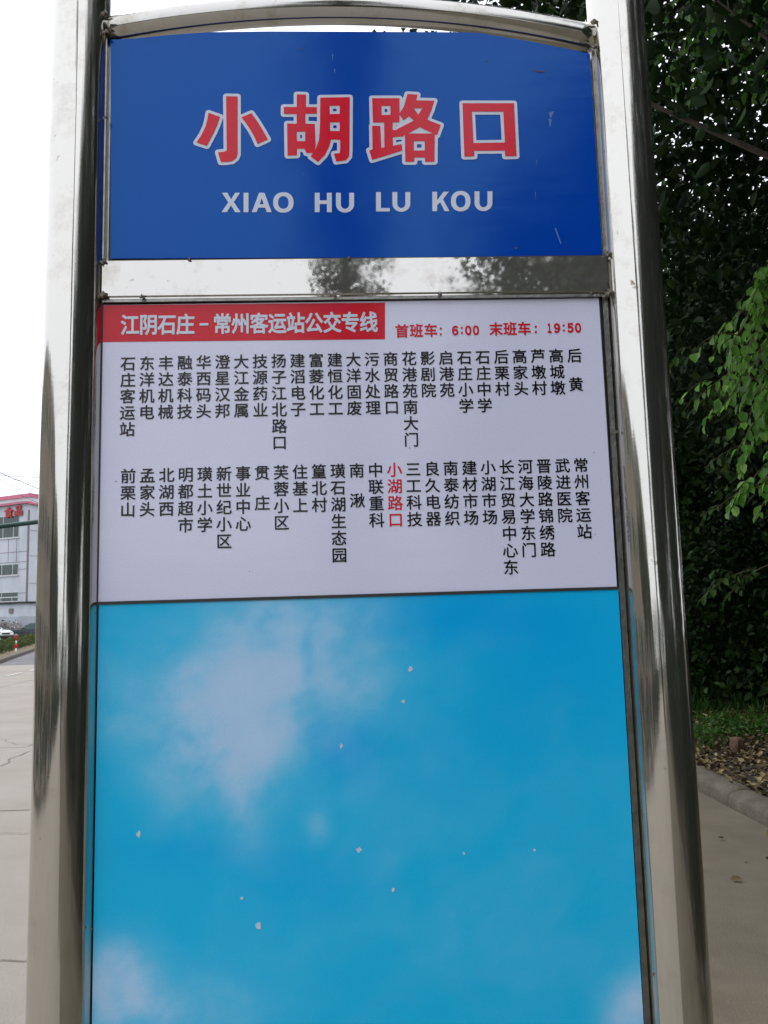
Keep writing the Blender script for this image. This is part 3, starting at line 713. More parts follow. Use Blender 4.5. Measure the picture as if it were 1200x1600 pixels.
# header strip
hs = [bd(157.5, 534.5), bd(601.5, 530), bd(601.5, 473.2), bd(161.2, 477)]
m = MB(); m.prism(hs, -.0006, .0004); header = m.build('header_strip', MT['red'], route_panel)
m = MB(); s = '江阴石庄-常州客运站公交专线'
L0, L1 = np.array(bd(203.5, 508.5)), np.array(bd(576, 504.2))
for i, ch in enumerate(s):
    c = L0 + (L1 - L0) * i / 13
    if ch == '-':
        m.box(c[0] - .007, c[0] + .007, YL - .0007, YL - .0006, c[1] - .002, c[1] + .002); continue
    put(m, ch, c[0], c[1], .0268, .0335, YL - .0006, .027)
m.build('header_lettering', MT['outline'], route_panel)
m = MB()
for px, py, ch, w, h in [(628, 517.8, '首', 20, 22), (650.7, 517.2, '班', 20, 22), (673, 516.8, '车', 20, 22), (774.8, 514.8, '末', 20, 22), (797, 514.3, '班', 20, 22), (819, 513.8, '车', 20, 22)]:
    c = bd(px, py); put(m, ch, c[0], c[1], w * .00101, h * .00101, YL, .024)
for px, py in [(688.5, 513.5), (688.5, 522.5), (837, 510.5), (837, 519)]:
    c = bd(px, py); m.box(c[0] - .0017, c[0] + .0017, YL, YL + .0001, c[1] - .0017, c[1] + .0017)
def latin(m, s, px0, px1, pyc, hpx, y, bold):
    co, fs = evenodd(outline(s), bold, 1 / 50); co = np.array(co); lo, hi = co.min(0), co.max(0)
    a, b_ = np.array(bd(px0, pyc)), np.array(bd(px1, pyc - (px1 - px0) * .012)); h = hpx * .00101
    v = []
    for p in co:
        t = (p[0] - lo[0]) / (hi[0] - lo[0]); q = a + (b_ - a) * t; v.append((q[0], y, q[1] + ((p[1] - lo[1]) / (hi[1] - lo[1]) - .5) * h))
    m.add(v, fs)
FW = dict(zip('01569', '０１５６９'))
def digits(m, s, pxs, pyc, wpx, hpx):
    for ch, px in zip(s, pxs):
        c = bd(px, pyc - (px - pxs[0]) * .012)
        if ch == ':':
            for dz in (-.0042, .0042): m.box(c[0] - .0016, c[0] + .0016, YL, YL + .0001, c[1] + dz - .0016, c[1] + dz + .0016)
            continue
        co, fs = evenodd(outline(FW[ch]), .052, 1 / 50); co = np.array(co); lo, hi = co.min(0), co.max(0); k = np.array([wpx * .00101 / (hi[0] - lo[0]), hpx * .00101 / (hi[1] - lo[1])])
        if ch == '1': k[0] *= .62
        m.add([((p[0] - (lo[0] + hi[0]) / 2) * k[0] + c[0], YL, (p[1] - (lo[1] + hi[1]) / 2) * k[1] + c[1]) for p in co], fs)
digits(m, '6:00', [711, 721.5, 731.5, 743.5], 516.6, 10.3, 16.2); digits(m, '19:50', [858.5, 870.3, 880.8, 891.2, 903], 512.9, 10.3, 16.4)
m.build('hours_lettering', MT['inkred'], route_panel)

row1 = '石庄客运站 东洋机电 丰达机械 融泰科技 华西码头 澄星汉邦 大江金属 技源药业 扬子江北路口 建滔电子 富菱化工 建恒化工 大洋固废 污水处理 商贸路口 花港苑南大门 影剧院 启港苑 石庄小学 石庄中学 后栗村 高家头 芦墩村 高城墩 后_黄'.split()
row2 = '前栗山 孟家头 北湖西 明都超市 璜土小学 新世纪小区 事业中心 贯_庄 芙蓉小区 住基上 篁北村 璜石湖生态园 南_湫 中联重科 小湖路口 三工科技 良久电器 南泰纺织 建材市场 小湖市场 长江贸易中心东 河海大学东门 晋陵路锦绣路 武进医院 常州客运站'.split()
def station_row(names, p0, p1, pitch, cw, chh):
    a, b_ = np.array(bd(*p0)), np.array(bd(*p1))
    for i, nm in enumerate(names):
        c = a + (b_ - a) * i / (len(names) - 1); m = MB(); z = c[1]
        seq = list(nm)
        if '_' in seq: z0s = [0, 1.8]; seq = [seq[0], seq[2]]
        else: z0s = range(len(seq))
        for k, ch in zip(z0s, seq): put(m, ch, c[0], z - k * pitch, cw, chh, YL, .015)
        m.build('station_name_lettering', MT['inkred'] if nm == '小湖路口' else MT['ink'], route_panel)
station_row(row1, (200.2, 568.8), (897.5, 556), .0264, .0222, .0232)
station_row(row2, (200.4, 744.3), (907.5, 727.3), .0264, .0222, .0232)

# title characters traced as outlines (crop coordinates -> pixels -> board)
def tr5(L): return [bd(290 + x / 4.444, 130 + y / 4.444) for x, y in L]
def tr6(L): return [bd(560 + x / 4.444, 130 + y / 4.444) for x, y in L]
G1 = [(tr5([(282, 93), (362, 95), (362, 495), (352, 522), (328, 542), (290, 549), (245, 550), (226, 482), (272, 478), (286, 470)]), []),
      (tr5([(160, 208), (240, 236), (222, 290), (195, 350), (148, 438), (76, 414), (112, 360), (138, 305), (150, 262)]), []),
      (tr5([(388, 240), (458, 210), (500, 270), (540, 335), (572, 392), (500, 425), (478, 375), (450, 325), (418, 278)]), [])]
G2 = [(tr5([(682, 168), (772, 168), (772, 80), (836, 82), (836, 168), (912, 169), (912, 215), (832, 215), (832, 284), (897, 285), (904, 440), (890, 488), (838, 487), (826, 458), (774, 458), (774, 503), (708, 505), (705, 283), (772, 284), (772, 216), (682, 216)]),
       [tr5([(772, 340), (830, 338), (830, 405), (774, 405)])]),
      (tr5([(935, 103), (1140, 100), (1138, 470), (1135, 512), (1112, 538), (1045, 547), (1030, 492), (1070, 488), (1073, 465), (1073, 395), (1010, 393), (998, 440), (968, 500), (920, 550), (868, 512), (905, 455), (925, 400), (933, 300)]),
       [tr5([(1000, 160), (1070, 158), (1070, 215), (1002, 218)]), tr5([(1003, 275), (1070, 273), (1070, 335), (1003, 335)])])]
G3 = [(tr6([(95, 107), (285, 107), (285, 275), (238, 275), (238, 328), (300, 326), (300, 372), (238, 378), (240, 437), (300, 425), (305, 470), (95, 535), (75, 468), (98, 463), (95, 298), (152, 300), (158, 452), (180, 449), (178, 275), (100, 275)]),
       [tr6([(160, 160), (222, 160), (222, 222), (162, 224)])]),
      (tr6([(340, 78), (410, 82), (402, 122), (528, 124), (505, 195), (478, 257), (572, 293), (546, 364), (425, 308), (300, 375), (268, 322), (385, 262), (350, 232), (312, 262), (283, 215), (315, 165)]), [tr6([(385, 177), (445, 175), (415, 222)])]),
      (tr6([(322, 352), (530, 352), (528, 548), (462, 548), (462, 518), (388, 518), (388, 548), (325, 548)]), [tr6([(385, 405), (460, 405), (460, 470), (385, 470)])])]
G4 = [(tr6([(722, 142), (1080, 142), (1097, 508), (1018, 510), (1016, 470), (803, 472), (805, 510), (735, 512)]), [tr6([(788, 200), (1005, 200), (1016, 415), (798, 418)])])]
for G in (G1, G2, G3, G4):
    fill(G, .0051, .0011, YL).build('title_outline', MT['outline'], name_panel)
    fill(G, 0, .0009, YL - .0006).build('title_lettering', MT['titlered'], name_panel)
# romanised name, heavy plain capitals
def cap(kind, x0, x1):
    t_, b_ = 762, 897
    def P(L, tr): return tr([(x0 + (x1 - x0) * x, b_ + (t_ - b_) * z) for x, z in L])
    w = 34 / (x1 - x0); h = 30 / 135
    if kind == 'X': return [([(0.02, 1), (.30, 1), (.50, .665), (.71, 1), (.97, 1), (.64, .52), (1, 0), (.71, 0), (.49, .35), (.28, 0), (0, 0), (.35, .51)], [])]
    if kind == 'I': return [([(0, 0), (1, 0), (1, 1), (0, 1)], [])]
    if kind == 'A': return [([(0, 0), (.24, 0), (.33, .235), (.67, .235), (.755, 0), (1, 0), (.635, 1), (.365, 1)], [[(.395, .41), (.605, .41), (.50, .73)]])]
    if kind == 'H': return [([(0, 0), (w, 0), (w, .42), (1 - w, .42), (1 - w, 0), (1, 0), (1, 1), (1 - w, 1), (1 - w, .61), (w, .61), (w, 1), (0, 1)], [])]
    if kind == 'L': return [([(0, 0), (1, 0), (1, .18), (w, .18), (w, 1), (0, 1)], [])]
    if kind == 'K': return [([(0, 0), (w * .98, 0), (w * .98, .30), (.46, .46), (.71, 0), (1, 0), (.62, .61), (.96, 1), (.66, 1), (w * .98, .56), (w * .98, 1), (0, 1)], [])]
    def el(rx, rz, n=40): return [(.5 + rx * math.copysign(abs(math.cos(a)) ** .9, math.cos(a)), .5 + rz * math.copysign(abs(math.sin(a)) ** .9, math.sin(a))) for a in [6.28318 * i / n for i in range(n)]]
    if kind == 'O': return [(el(.5, .525), [el(.5 - w * 1.02, .525 - .20)])]
    if kind == 'U':
        o = [(0, 1), (0, .40)] + [(.5 - .5 * math.cos(a), .40 - .42 * math.sin(a)) for a in [math.pi * i / 16 for i in range(1, 16)]] + [(1, .40), (1, 1), (1 - w, 1), (1 - w, .42)]
        o += [(.5 + (.5 - w) * math.cos(a), .40 - .225 * math.sin(a)) for a in [math.pi * i / 14 for i in range(1, 14)]] + [(w, .42), (w, 1)]
        return [(o, [])]
LT = []
for kd, x0, x1, tr, dy in [('X', 250, 383, tr5, 0), ('I', 403, 437, tr5, 0), ('A', 460, 598, tr5, 0), ('O', 608, 750, tr5, 0), ('H', 897, 1015, tr5, 0), ('U', 1044, 1170, tr5, 0),
                           ('L', 122, 218, tr6, -5), ('U', 236, 360, tr6, -5), ('K', 513, 632, tr6, -7), ('O', 642, 778, tr6, -9), ('U', 806, 930, tr6, -10)]:
    shp = []
    for o, hs_ in cap(kd, x0, x1):
        f_ = lambda L: tr([(x0 + (x1 - x0) * x, 897 + dy - 135 * z) for x, z in L])
        shp.append((f_(o), [f_(h) for h in hs_]))
    fill(shp, 0, .0007, YL).build('pinyin_lettering', MT['outline'], name_panel)

m_scr = mat('scratch', (.09, .20, .52), .5)
for pts in [[(857, 176), (866, 174), (860, 186)], [(857, 186), (862, 187), (859.5, 200)], [(866.5, 357), (868.5, 356.5), (877, 381), (875.5, 381.5)], [(519, 85), (520.5, 85), (519.5, 98)], [(522, 108), (524, 109), (523, 116)], [(838, 250), (839, 250), (838.5, 262)], [(836, 300), (837, 300), (837, 316)]]:
    m = MB(); q = [bd(*p_) for p_ in pts]; m.add([(a_[0], YL, a_[1]) for a_ in q], [tuple(range(len(q)))]); m.build('scratch', m_scr, name_panel)
m_dirt = mat('dried_drip', (.10, .09, .085), .8)
def smear(px, py, w, h, n=9, par=None):
    m = MB(); c = bd(px, py); r_ = [rng.uniform(.45, 1.2) for _ in range(n)]
    m.add([(c[0] + math.cos(6.283 * i / n) * w * .0005 * r_[i], YL - .0001, c[1] + math.sin(6.283 * i / n) * h * .0005 * r_[i]) for i in range(n)], [tuple(range(n))]); m.build('dirt_speck', m_dirt, par)
for a_ in [(468, 76, 3, 6), (465, 88, 2.5, 4), (845, 112, 26, 3), (832, 110, 5, 4), (806, 388, 5, 4), (760, 96, 4, 2), (474, 272, 2, 3)]: smear(*a_, par=name_panel)
for a_ in [(928, 707, 2, 2.5), (930, 835, 2, 2), (181, 752, 2, 2), (640, 700, 2, 2), (390, 893, 3, 1.5), (884, 600, 1.6, 2.4)]: smear(*a_, par=route_panel)
# weld spots and small clips on the frame
def knob(px, py, r=.006, y=-.012, name='weld_spot', mt=MT['weld'], sx=1.3):
    c = bd(px, py); bm = bmesh.new(); r *= .72; bmesh.ops.create_icosphere(bm, subdivisions=3, radius=r)
    for v_ in bm.verts: v_.co.x *= sx; v_.co.y *= .5; v_.co += Vector(rng.normal(0, r * .09, 3)) + v_.co * .35 * math.sin(v_.co.x * 900 + v_.co.z * 700)
    me = bpy.data.meshes.new(name); bm.to_mesh(me); bm.free(); me.polygons.foreach_set('use_smooth', [True] * len(me.polygons))
    o = obj(name, me, mt, S); o.location = (c[0], y, c[1])
for a in [(168, 28, .006), (169.5, 57, .005), (926, 42, .006), (927, 80, .006), (166, 413, .0055), (166, 465, .0065), (168, 190, .004), (948, 402, .0065), (949, 462, .007), (943, 466, .005)]: knob(*a)
for a in [(225, 468, .0045), (523, 466.5, .004), (686, 464.5, .004), (298, 411, .0035), (545, 408.5, .0035), (920, 463.5, .003), (960, 678, .0035), (1018, 1518, .0035), (146, 1447, .003)]: knob(*a, sx=1.1)

# ------------------------------------------------------------------ the far left: factory, wall, cars, hedge, gantry, wires
m_wallp = mat('painted_panel', (.60, .64, .68), .7, vscale=.5, col2=(.42, .45, .48), thr=(.3, .7), stretch=(1, 1, .25), detail=8)
m_wallr = mat('side_wall', (.56, .57, .57), .75, var=.15, vscale=.6)
m_redp = mat('red_fascia', (.60, .16, .24), .6, var=.15, vscale=2)
m_red = mat('red_letter', (.42, .025, .03), .5)
m_frame = mat('window_frame', (.55, .58, .55), .5)
m_glass = mat('window_glass', (.02, .05, .045), .12, var=.4, vscale=.8, spec=.6)
m_dark = mat('dark_gap', (.04, .035, .035), .9)
m_pipe = mat('drain_pipe', (.20, .16, .16), .7)
corner = at(43, 955, 88); CZ = 0
fa = empty('factory_building', (corner[0], 88, 0)); tag(fa, 'white four-storey factory with red roofline and red characters on the facade', 'building')
LD = Vector((-.875, .484)); RD = Vector((.47, .883))      # left facade and right facade directions from the corner
def face_box(a0, a1, z0, z1, d0, d1, side='L'):
    """box on a facade: a along it from the corner, z up, d proud of the wall"""
    D = LD if side == 'L' else RD; Nn = Vector((-LD.y, LD.x)) if side == 'L' else Vector((RD.y, -RD.x))
    if side == 'L': Nn = Vector((-.484, -.875))
    v = []
    for z in (z0, z1):
        for d in (d0, d1):
            for a in (a0, a1): q = D * a + Nn * d; v.append((q.x, q.y, z))
    m = MB(); m.add(v, [(0, 2, 3, 1), (4, 5, 7, 6), (0, 1, 5, 4), (2, 6, 7, 3), (0, 4, 6, 2), (1, 3, 7, 5)]); return m
mm = .0676; ST = 1 / .93
m = MB(); q = [Vector((0, 0)), LD * 42, LD * 42 + RD * 30, RD * 30]
m.add([(p.x, p.y, 0) for p in q] + [(p.x, p.y, 14.2) for p in q], [(0, 1, 5, 4), (1, 2, 6, 5), (2, 3, 7, 6), (3, 0, 4, 7), (4, 5, 6, 7)])
m.build('wall', m_wallp, fa)
face_box(-.02, 42, 14.2, 14.35, -.2, .12).build('parapet', m_wallr, fa)
face_box(-.3, 42.3, 14.75, 15.15, -.2, .35).build('roof_fascia', m_redp, fa); face_box(-.3, 30, 14.75, 15.15, -.2, .35, 'R').build('roof_fascia', m_redp, fa)
face_box(-.25, 42, 14.35, 14.75, -.2, .25).build('fascia_band', m_wallr, fa); face_box(-.25, 30, 14.2, 14.75, -.2, .25, 'R').build('fascia_band', m_wallr, fa)
face_box(-.3, 42, 14.12, 14.28, .0, .40).build('roof_fascia', m_redp, fa); face_box(-.3, 30, 14.0, 14.2, .0, .30, 'R').build('roof_fascia', m_redp, fa)
face_box(-.2, 42, 3.50, 3.68, 0, .3).build('ledge', m_dark, fa); face_box(-.2, 30, 3.5, 3.68, 0, .3, 'R').build('ledge', m_dark, fa)
face_box(.02, .16, 3.7, 13.4, .02, .16).build('drain_pipe', m_pipe, fa)
for z in (4.6, 7.1, 7.9, 9.0, 11.9): face_box(.2, 42, z, z + .035, .0, .03).build('wall_joint', m_pipe, fa)
for z in (5.6, 8.5, 11.2): face_box(.1, 30, z, z + .035, .0, .03, 'R').build('wall_joint', m_pipe, fa)
for a in (1.9, 3.2): face_box(a, a + .03, 7.9, 14, .0, .03).build('wall_joint', m_pipe, fa)
def window(a0, a1, z0, z1, mulls, trans=None, top=None):
    w = face_box(a0, a1, z0, z1, .01, .03).build('window', m_frame, fa)
    cuts = [a0] + mulls + [a1]
    zs = [z0, z1] if trans is None else [z0, trans, z1]
    for k in range(len(zs) - 1):
        cc_ = cuts if k == 0 else [a0, (a0 + a1) / 2, a1]
        for i in range(len(cc_) - 1):
            face_box(cc_[i] + .06, cc_[i + 1] - .06, zs[k] + .06, zs[k + 1] - .06, .035, .05).build('pane', m_glass, w)
    face_box(a0 - .1, a1 + .1, z0 - .12, z0, .0, .12).build('sill', m_wallr, w)
for base in (1.62, 9.6, 17.6, 25.6, 33.6):
    window(base + 0.0, base + 5.0, 10.6, 13.0, [base + .85, base + 2.5, base + 4.2], 12.0)
    window(base - .05, base + 5.0, 6.55, 7.75, [base + .80, base + 2.5, base + 4.2])
    window(base - .15, base + 5.0, 3.74, 4.75, [base + .80, base + 2.5, base + 4.2], 4.2)
# the two red characters on the facade
def fchar(ch, a_c, zc, size):
    mb = MB(); co, fs = glyph(ch, .022); co = np.array(co); lo, hi = co.min(0), co.max(0); c = (lo + hi) / 2; s = size / (hi[1] - lo[1])
    Nn = Vector((-.484, -.875)); v = []
    for p in co:
        a = a_c - (p[0] - c[0]) * s * 1.12; q = LD * a + Nn * .22; v.append((q.x, q.y, zc + (p[1] - c[1]) * s))
    mb.add(v, fs); v2 = [(x - Nn.x * .12, y - Nn.y * .12, z) for x, y, z in v]; mb.add(v2, fs)
    me = mb.mesh('character'); me.materials.append(m_red); return obj('character', me, None, fa)
fchar('品', 1.62, 13.42, 1.10); fchar('食', 3.15, 13.35, 1.22)
face_box(2.15, 2.75, 2.5, 3.0, .0, .12).build('wall_vent', m_pipe, fa)
# low wall in front and the pale planting on it
m = MB(); p0, p1 = at(-260, 955, 84), at(330, 945, 84); m.box(p0[0], p1[0], 84, 84.3, 0, 2.1)
tag(m.build('boundary_wall', mat('grey_wall', (.42, .45, .49), .8, vscale=.5, col2=(.30, .32, .35), stretch=(1, 1, .3))), 'plain grey boundary wall in front of the factory', 'wall')
m_pale = leafmat('pale_stone', (.10, .07, .05), (.30, .27, .24), (.60, .57, .54), 0, .9)
cc = np.stack([rng.uniform(-60, 6, 520), rng.uniform(82.8, 83.7, 520), rng.uniform(.2, 1.5, 520)], 1)
tag(cloud_leaves('flowering_bank', cc, .22, 14, .22, m_pale, None), 'pale mottled bank of planting along the foot of the grey wall', 'planting', kind='stuff')

# cars
def car(name, label, loc, rz, paint, suv):
    t = empty(name, loc, rz); tag(t, label, 'car', 'cars on the road before the factory')
    Lc, Wc = 4.6, 1.8; H = 1.62 if suv else 1.43; hh = .95 if suv else .88
    lower = [(-2.3, .42), (-2.28, .70), (-2.15, hh - .05), (-1.3, hh + .02), (1.0, hh + .02), (1.9, hh - .08), (2.22, hh - .22), (2.3, .55), (2.25, .30), (-2.2, .28)]
    m = MB(); v = []
    for y in (-.9, -.84, .84, .9):
        k = .93 if abs(y) > .85 else 1
        for (x, z) in lower: v.append((x * (1 if k == 1 else .99), y, .6 + (z - .6) * k))
    n_ = len(lower)
    f = [(i + j * n_, (i + 1) % n_ + j * n_, (i + 1) % n_ + (j + 1) * n_, i + (j + 1) * n_) for j in range(3) for i in range(n_)] + [tuple(range(n_)), tuple(range(3 * n_, 4 * n_))]
    m.add(v, f, False); m.build('body', paint, t)
    if suv: roof = [(-2.0, hh), (-1.85, H - .12), (-1.6, H), (.1, H), (.45, H - .06), (1.15, hh)]
    else: roof = [(-1.75, hh), (-1.05, H - .05), (-.8, H), (.1, H), (.35, H - .05), (1.2, hh)]
    def cab(s, y0, ztrim=0):
        return [(x * s + (.0 if s == 1 else -.02), z) for x, z in roof]
    m = MB(); v = []
    for y in (-.80, .80):
        for (x, z) in roof:
            q = (z - hh) / (H - hh); v.append((x, y * (1 - .16 * q), z))
    n_ = len(roof); m.add(v, [(i, i + 1, i + 1 + n_, i + n_) for i in range(n_ - 1)] + [tuple(range(n_)), tuple(range(n_, 2 * n_))]); m.build('cabin', paint, t)
    def sidew(xa, xb, nm='side_window'):
        for sgn in (-1, 1):
            z0, z1 = hh + .06, H - .10; m = MB(); v = []
            for x, z in ((xa[0], z0), (xb[0], z0), (xb[1], z1), (xa[1], z1)):
                q = (z - hh) / (H - hh); v.append((x, sgn * (.805 * (1 - .16 * q) + .006), z))
            m.add(v, [(0, 1, 2, 3)]); m.build(nm, m_glass, t)
    sidew((-1.55 if not suv else -1.75, -1.0 if not suv else -1.6), (-.45, -.45)); sidew((-.38, -.38), (.98, .32))
    m = MB(); i0 = len(roof) - 2; a, b_ = roof[i0], roof[i0 + 1]
    dx, dz = .012 * 1, .012
    def lerp(s): return a[0] + (b_[0] - a[0]) * s + .012, a[1] + (b_[1] - a[1]) * s + .01
    (xa_, za_), (xb_, zb_) = lerp(.06), lerp(.94); m.add([(xa_, -.62, za_), (xa_, .62, za_), (xb_, .74, zb_), (xb_, -.74, zb_)], [(0, 1, 2, 3)]); m.build('windscreen', m_glass, t)
    for x in (-1.4, 1.42):
        for sgn in (-1, 1):
            m = MB(); pts = [(x, sgn * .70, .33), (x, sgn * .915, .33)]
            m.tube([Vector(p) for p in pts], .33, 22); w = m.build('wheel', m_tyre, t)
            m = MB(); m.tube([(x, sgn * .90, .33), (x, sgn * .925, .33)], .21, 16); m.build('rim', m_rim, w)
    for sgn in (-1, 1):
        m = MB(); m.box(2.17, 2.27, min(sgn * .5, sgn * .82), max(sgn * .5, sgn * .82), .62, .74, .02); m.build('headlight', m_lamp, t)
        m = MB(); m.box(-2.30, -2.22, min(sgn * .55, sgn * .85), max(sgn * .55, sgn * .85), .68, .8, .02); m.build('tail_light', m_red, t)
        m = MB(); m.box(.75, .95, min(sgn * .86, sgn * 1.02), max(sgn * .86, sgn * 1.02), hh + .02, hh + .14, .02); m.build('wing_mirror', paint, t)
    m = MB(); m.box(2.2, 2.31, -.45, .45, .50, .66, .02); m.build('grille', m_dark, t)
    m = MB(); m.box(2.2, 2.33, -.85, .85, .28, .44, .03); m.build('bumper', m_dark if suv else paint, t)
    return t
m_tyre = mat('tyre', (.02, .02, .02), .8); m_rim = mat('wheel_rim', (.4, .4, .4), .35, .8); m_lamp = mat('lamp_glass', (.6, .62, .62), .1)
p_dark = mat('dark_car_paint', (.035, .045, .055), .25, 0, spec=.6, coat=.5); p_white = mat('white_car_paint', (.68, .70, .68), .3, 0, coat=.5)
q = ground(62, 995); q = at(50, 995, 76); car('sedan_car', 'dark grey saloon car in side view behind the hedge', (q[0] + .3, 76, .0), math.pi + .12, p_dark, False)
q = at(-6, 997, 72); car('suv_car', 'white off-road car facing right at the left edge of the photo', (q[0] - 1.0, 72, .0), -.35, p_white, True)

# striped traffic post
q = at(25, 1010, 40); t = empty('marker_post', (q[0], 40, -.05)); tag(t, 'thin red and white striped marker post rising behind the hedge', 'post'); t.scale = (.8, .8, .92)
m_w = mat('white_band', (.75, .75, .72), .5); m_r = mat('red_band', (.50, .02, .03), .5)
for i, (z0, z1, mt) in enumerate([(0, .35, m_w), (.35, .58, m_r), (.58, .74, m_w), (.74, 1.02, m_r)]):
    m = MB(); m.tube([(0, 0, z0), (0, 0, z1)], .05, 12); m.build('band', mt, t)
m = MB(); m.box(-.13, .13, -.05, -.02, .38, .50, .01); m.build('reflector_plate', m_r, t)
m = MB(); m.box(-.09, .05, -.06, -.03, .82, 1.0, .01); m.build('reflector_plate', m_r, t)

# hedge island with its kerb
k0, k1 = Vector((-10.6, 20.5)), Vector((-26.5, 77))
K0 = Vector(ground(0, 1035)[:2]); K1 = Vector(ground(48, 1018)[:2]); KD = (K1 - K0).normalized(); KN = Vector((-KD.y, KD.x))
if KN.x > 0: KN = -KN
hk = tag(empty('island_kerb'), kind='structure')
ang = math.atan2(-KD.x, KD.y)
m = MB(); m.box(-.12, .12, 0, .97, -.1, .13, .015); km2 = m.mesh('kerb_block'); km2.materials.append(m_kerb)
for i in range(-12, 40):
    p = K0 + KD * i * 1.0; o = obj('kerb_block', km2, None, hk, (p.x, p.y, 0)); o.rotation_euler[2] = ang
m = MB(); a, b_ = K0 + KD * -12, K0 + KD * 40
m.add([(*(a + KN * .1), .07), (*(b_ + KN * .1), .07), (*(b_ + KN * 3.4), .07), (*(a + KN * 3.4), .07)], [(0, 1, 2, 3)]); tag(m.build('island_soil', mat('dry_grass', (.16, .13, .07), .95, var=.4, vscale=5, bump=.5)), kind='structure')
he = empty('clipped_hedge', (K0.x, K0.y, 0)); tag(he, 'long low clipped hedge behind the pale kerb at the left', 'hedge')
cc = []
for i in range(1500):
    s, d, z = rng.uniform(-12, 40), rng.uniform(.9, 2.6), rng.uniform(.10, .42); p = KD * s + KN * d; cc.append((p.x, p.y, z))
cloud_leaves('foliage', cc, .10, 26, .085, m_olive, he, down=-.2)
cc = []
for i in range(50):
    p = KD * rng.uniform(3.2, 6.2) + KN * rng.uniform(1.8, 3.2); cc.append((p.x, p.y, rng.uniform(.35, .75)))
bs = empty('round_bush', (K0.x, K0.y, 0)); tag(bs, 'small fresh green bush standing above the hedge left of the striped post', 'bush')
cloud_leaves('foliage', cc, .16, 60, .09, m_leaf, bs)

# green steel gantry arm crossing the sky left of the sign; its mast is behind the sign
m_green = mat('green_steel', (.022, .060, .050), .45, .3)
ga = at(-90, 834, 25); gb = at(57, 815.5, 25); dv = (gb - ga); ge = ga + dv * 2.6
t = empty('gantry_mast', (ge[0], 25, 0)); tag(t, 'dark green steel gantry arm reaching across in front of the factory', 'gantry')
m = MB(); m.tube([(0, 0, 0), (0, 0, ge[2] + .5)], [.14, .10], 16); m.build('mast', m_green, t)
m = MB(); m.tube([Vector(ga - np.array([ge[0], 25, 0])), Vector(gb - np.array([ge[0], 25, 0])), Vector((0, 0, ge[2]))], [.072, .076, .085], 14); m.build('arm', m_green, t)

# overhead wires
m_wire = mat('wire', (.05, .05, .055), .6)
t = empty('overhead_cables', (-24, 46, 0)); tag(t, 'thin overhead power cables crossing the white sky above the factory', 'cables')
for (x0, y0, x1, y1, r) in [(0, 738, 57, 763, .020), (0, 742, 57, 746.5, .014), (0, 748, 57, 751.5, .012), (0, 749.5, 57, 775, .013), (0, 759, 57, 785, .012), (0, 739, 57, 743.5, .009)]:
    a, b_ = at(x0, y0, 46), at(x1, y1, 46); d = b_ - a; A = a - d * 6; B = b_ + d * 4; o0 = np.array([-24, 46, 0])
    pts = [A + (B - A) * s - o0 + np.array([0, 0, .5 * ((2 * s - 1) ** 2 - .05)]) for s in np.linspace(0, 1, 15)]
    m = MB(); m.tube([Vector(p) for p in pts], r, 5); m.build('wire', m_wire, t)

# ------------------------------------------------------------------ behind the viewer (seen as reflections) and beyond the sign
def slim_tree(loc, label, H, r, seed):
    global rng
    old = rng; rng = np.random.default_rng(seed)
    t = empty('cypress_tree', loc); tag(t, label, 'tree')
    m = MB(); m.tube([(0, 0, 0), (0, 0, H * .5), (0, 0, H * .95)], [.12, .08, .02], 8); m.build('trunk', m_bark, t)
    cc = []
    for i in range(int(H * 28)):
        z = .25 + (H - .3) * (i / (H * 28)); k = r * min(1, (H - z) / (H * .18)) ** .6 * min(1, .6 + z / 2); a = rng.uniform(0, 6.283); q_ = math.sqrt(rng.uniform(0, 1)) * k
        cc.append((math.cos(a) * q_, math.sin(a) * q_, z))
    cloud_leaves('crown', cc, .13, 60, .10, m_leafdark, t, down=-.3); rng = old; return t
slim_tree((-.10, -15.6, 0), 'slender dark cypress standing behind the viewer', 17.0, .80, 41)
m_brown = mat('brown_render', (.36, .31, .25), .8, vscale=.35, col2=(.26, .22, .17), stretch=(1, 1, .3), detail=7)
ob = empty('office_building', (-22, -14, 0)); tag(ob, 'long brown three-storey building along the left side of the street', 'building')
m = MB(); m.box(-10, 0, -34, 46, 0, 9.3); m.build('wall', m_brown, ob)
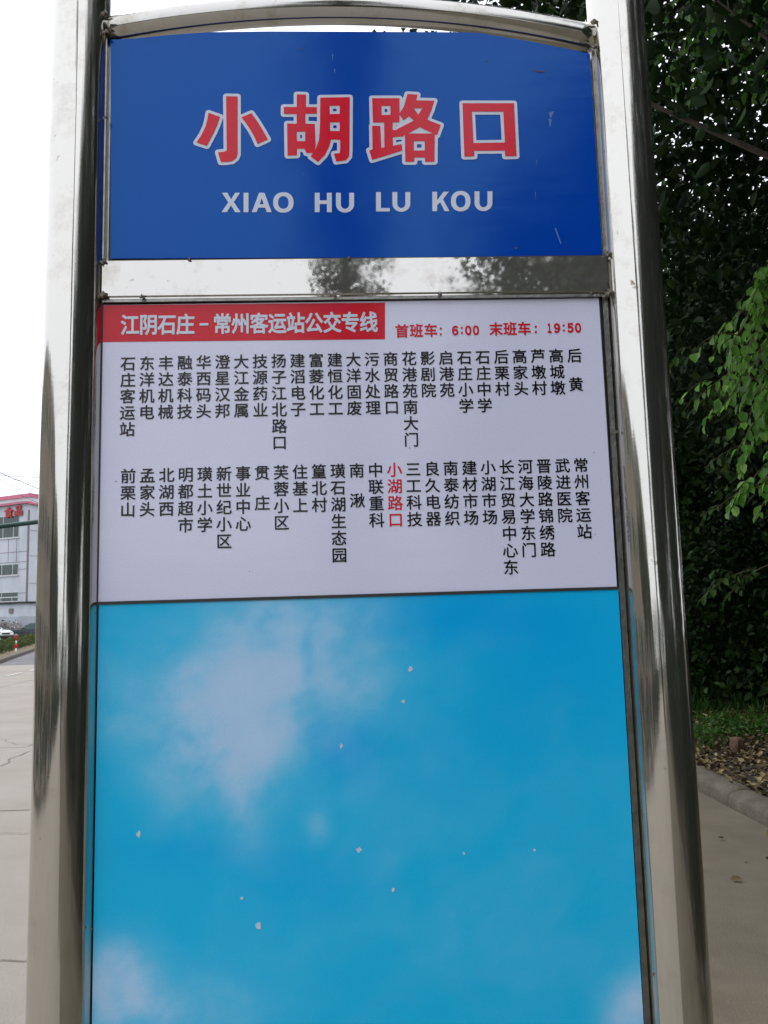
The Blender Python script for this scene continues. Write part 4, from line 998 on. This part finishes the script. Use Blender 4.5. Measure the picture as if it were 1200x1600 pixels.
m = MB(); m.box(-10.2, .25, -34.2, 46.2, 9.3, 9.75); m.build('parapet', m_wallr, ob)
wm = MB(); wm.box(0.01, .05, 0, 1.8, 0, 1.5); wme = wm.mesh('window'); wme.materials.append(m_frame)
pm = MB(); pm.box(.055, .07, .07, .86, .07, 1.43); pme = pm.mesh('pane'); pme.materials.append(m_glass)
for j in range(25):
    for z in (1.1, 4.2, 7.2):
        w = obj('window', wme, None, ob, (0, -33 + j * 3.15, z))
        for k in (0, .87): obj('pane', pme, None, w, (0, k, 0))
hd = empty('street_hedge', (-8.2, -12, 0)); tag(hd, 'dark clipped hedge across the pavement behind and left of the viewer', 'hedge')
cc = [(rng.uniform(-.5, .5), rng.uniform(-22, 17.5), rng.uniform(.1, 1.1)) for _ in range(900)]
cloud_leaves('foliage', cc, .13, 24, .13, m_leafdark, hd, down=-.2)
GS = 'street trees before the brown building'
for i, (y, lab) in enumerate([(-13, 'nearest street tree left behind the viewer'), (-20, 'third street tree left behind the viewer'), (-29, 'last street tree far behind the viewer')]):
    c = copy_tree(tB); c.location = (-14.5, y, 0); c.rotation_euler[2] = y; c.scale = (.62, .62, .58); c['label'] = lab; c['group'] = GS
# trees across the road, behind the sign, that a step to the side would show
GF = 'trees across the road'
for i, (x, y, s) in enumerate([(-6, 66, 1.0), (0, 72, 1.1), (7, 64, 1.0), (14, 70, 1.1), (21, 62, .95)]):
    c = copy_tree([tA, tC][i % 2]); c.location = (x, y, 0); c.rotation_euler[2] = i; c.scale = (s, s, s); c['group'] = GF
    c['label'] = ['first tree across the road right of the factory', 'second tree across the road', 'middle tree across the road', 'fourth tree across the road', 'last tree across the road near the verge'][i]
cc = np.concatenate([np.stack([rng.uniform(-150, 150, 700), rng.uniform(150, 170, 700), rng.uniform(0, 9, 700)], 1), np.stack([rng.uniform(-150, 150, 700), rng.uniform(-120, -100, 700), rng.uniform(0, 8, 700)], 1)])
tag(cloud_leaves('distant_treeline', cc, 1.2, 26, 1.0, m_leafdark, None), 'far band of trees closing the view at the horizon', 'trees', kind='stuff')
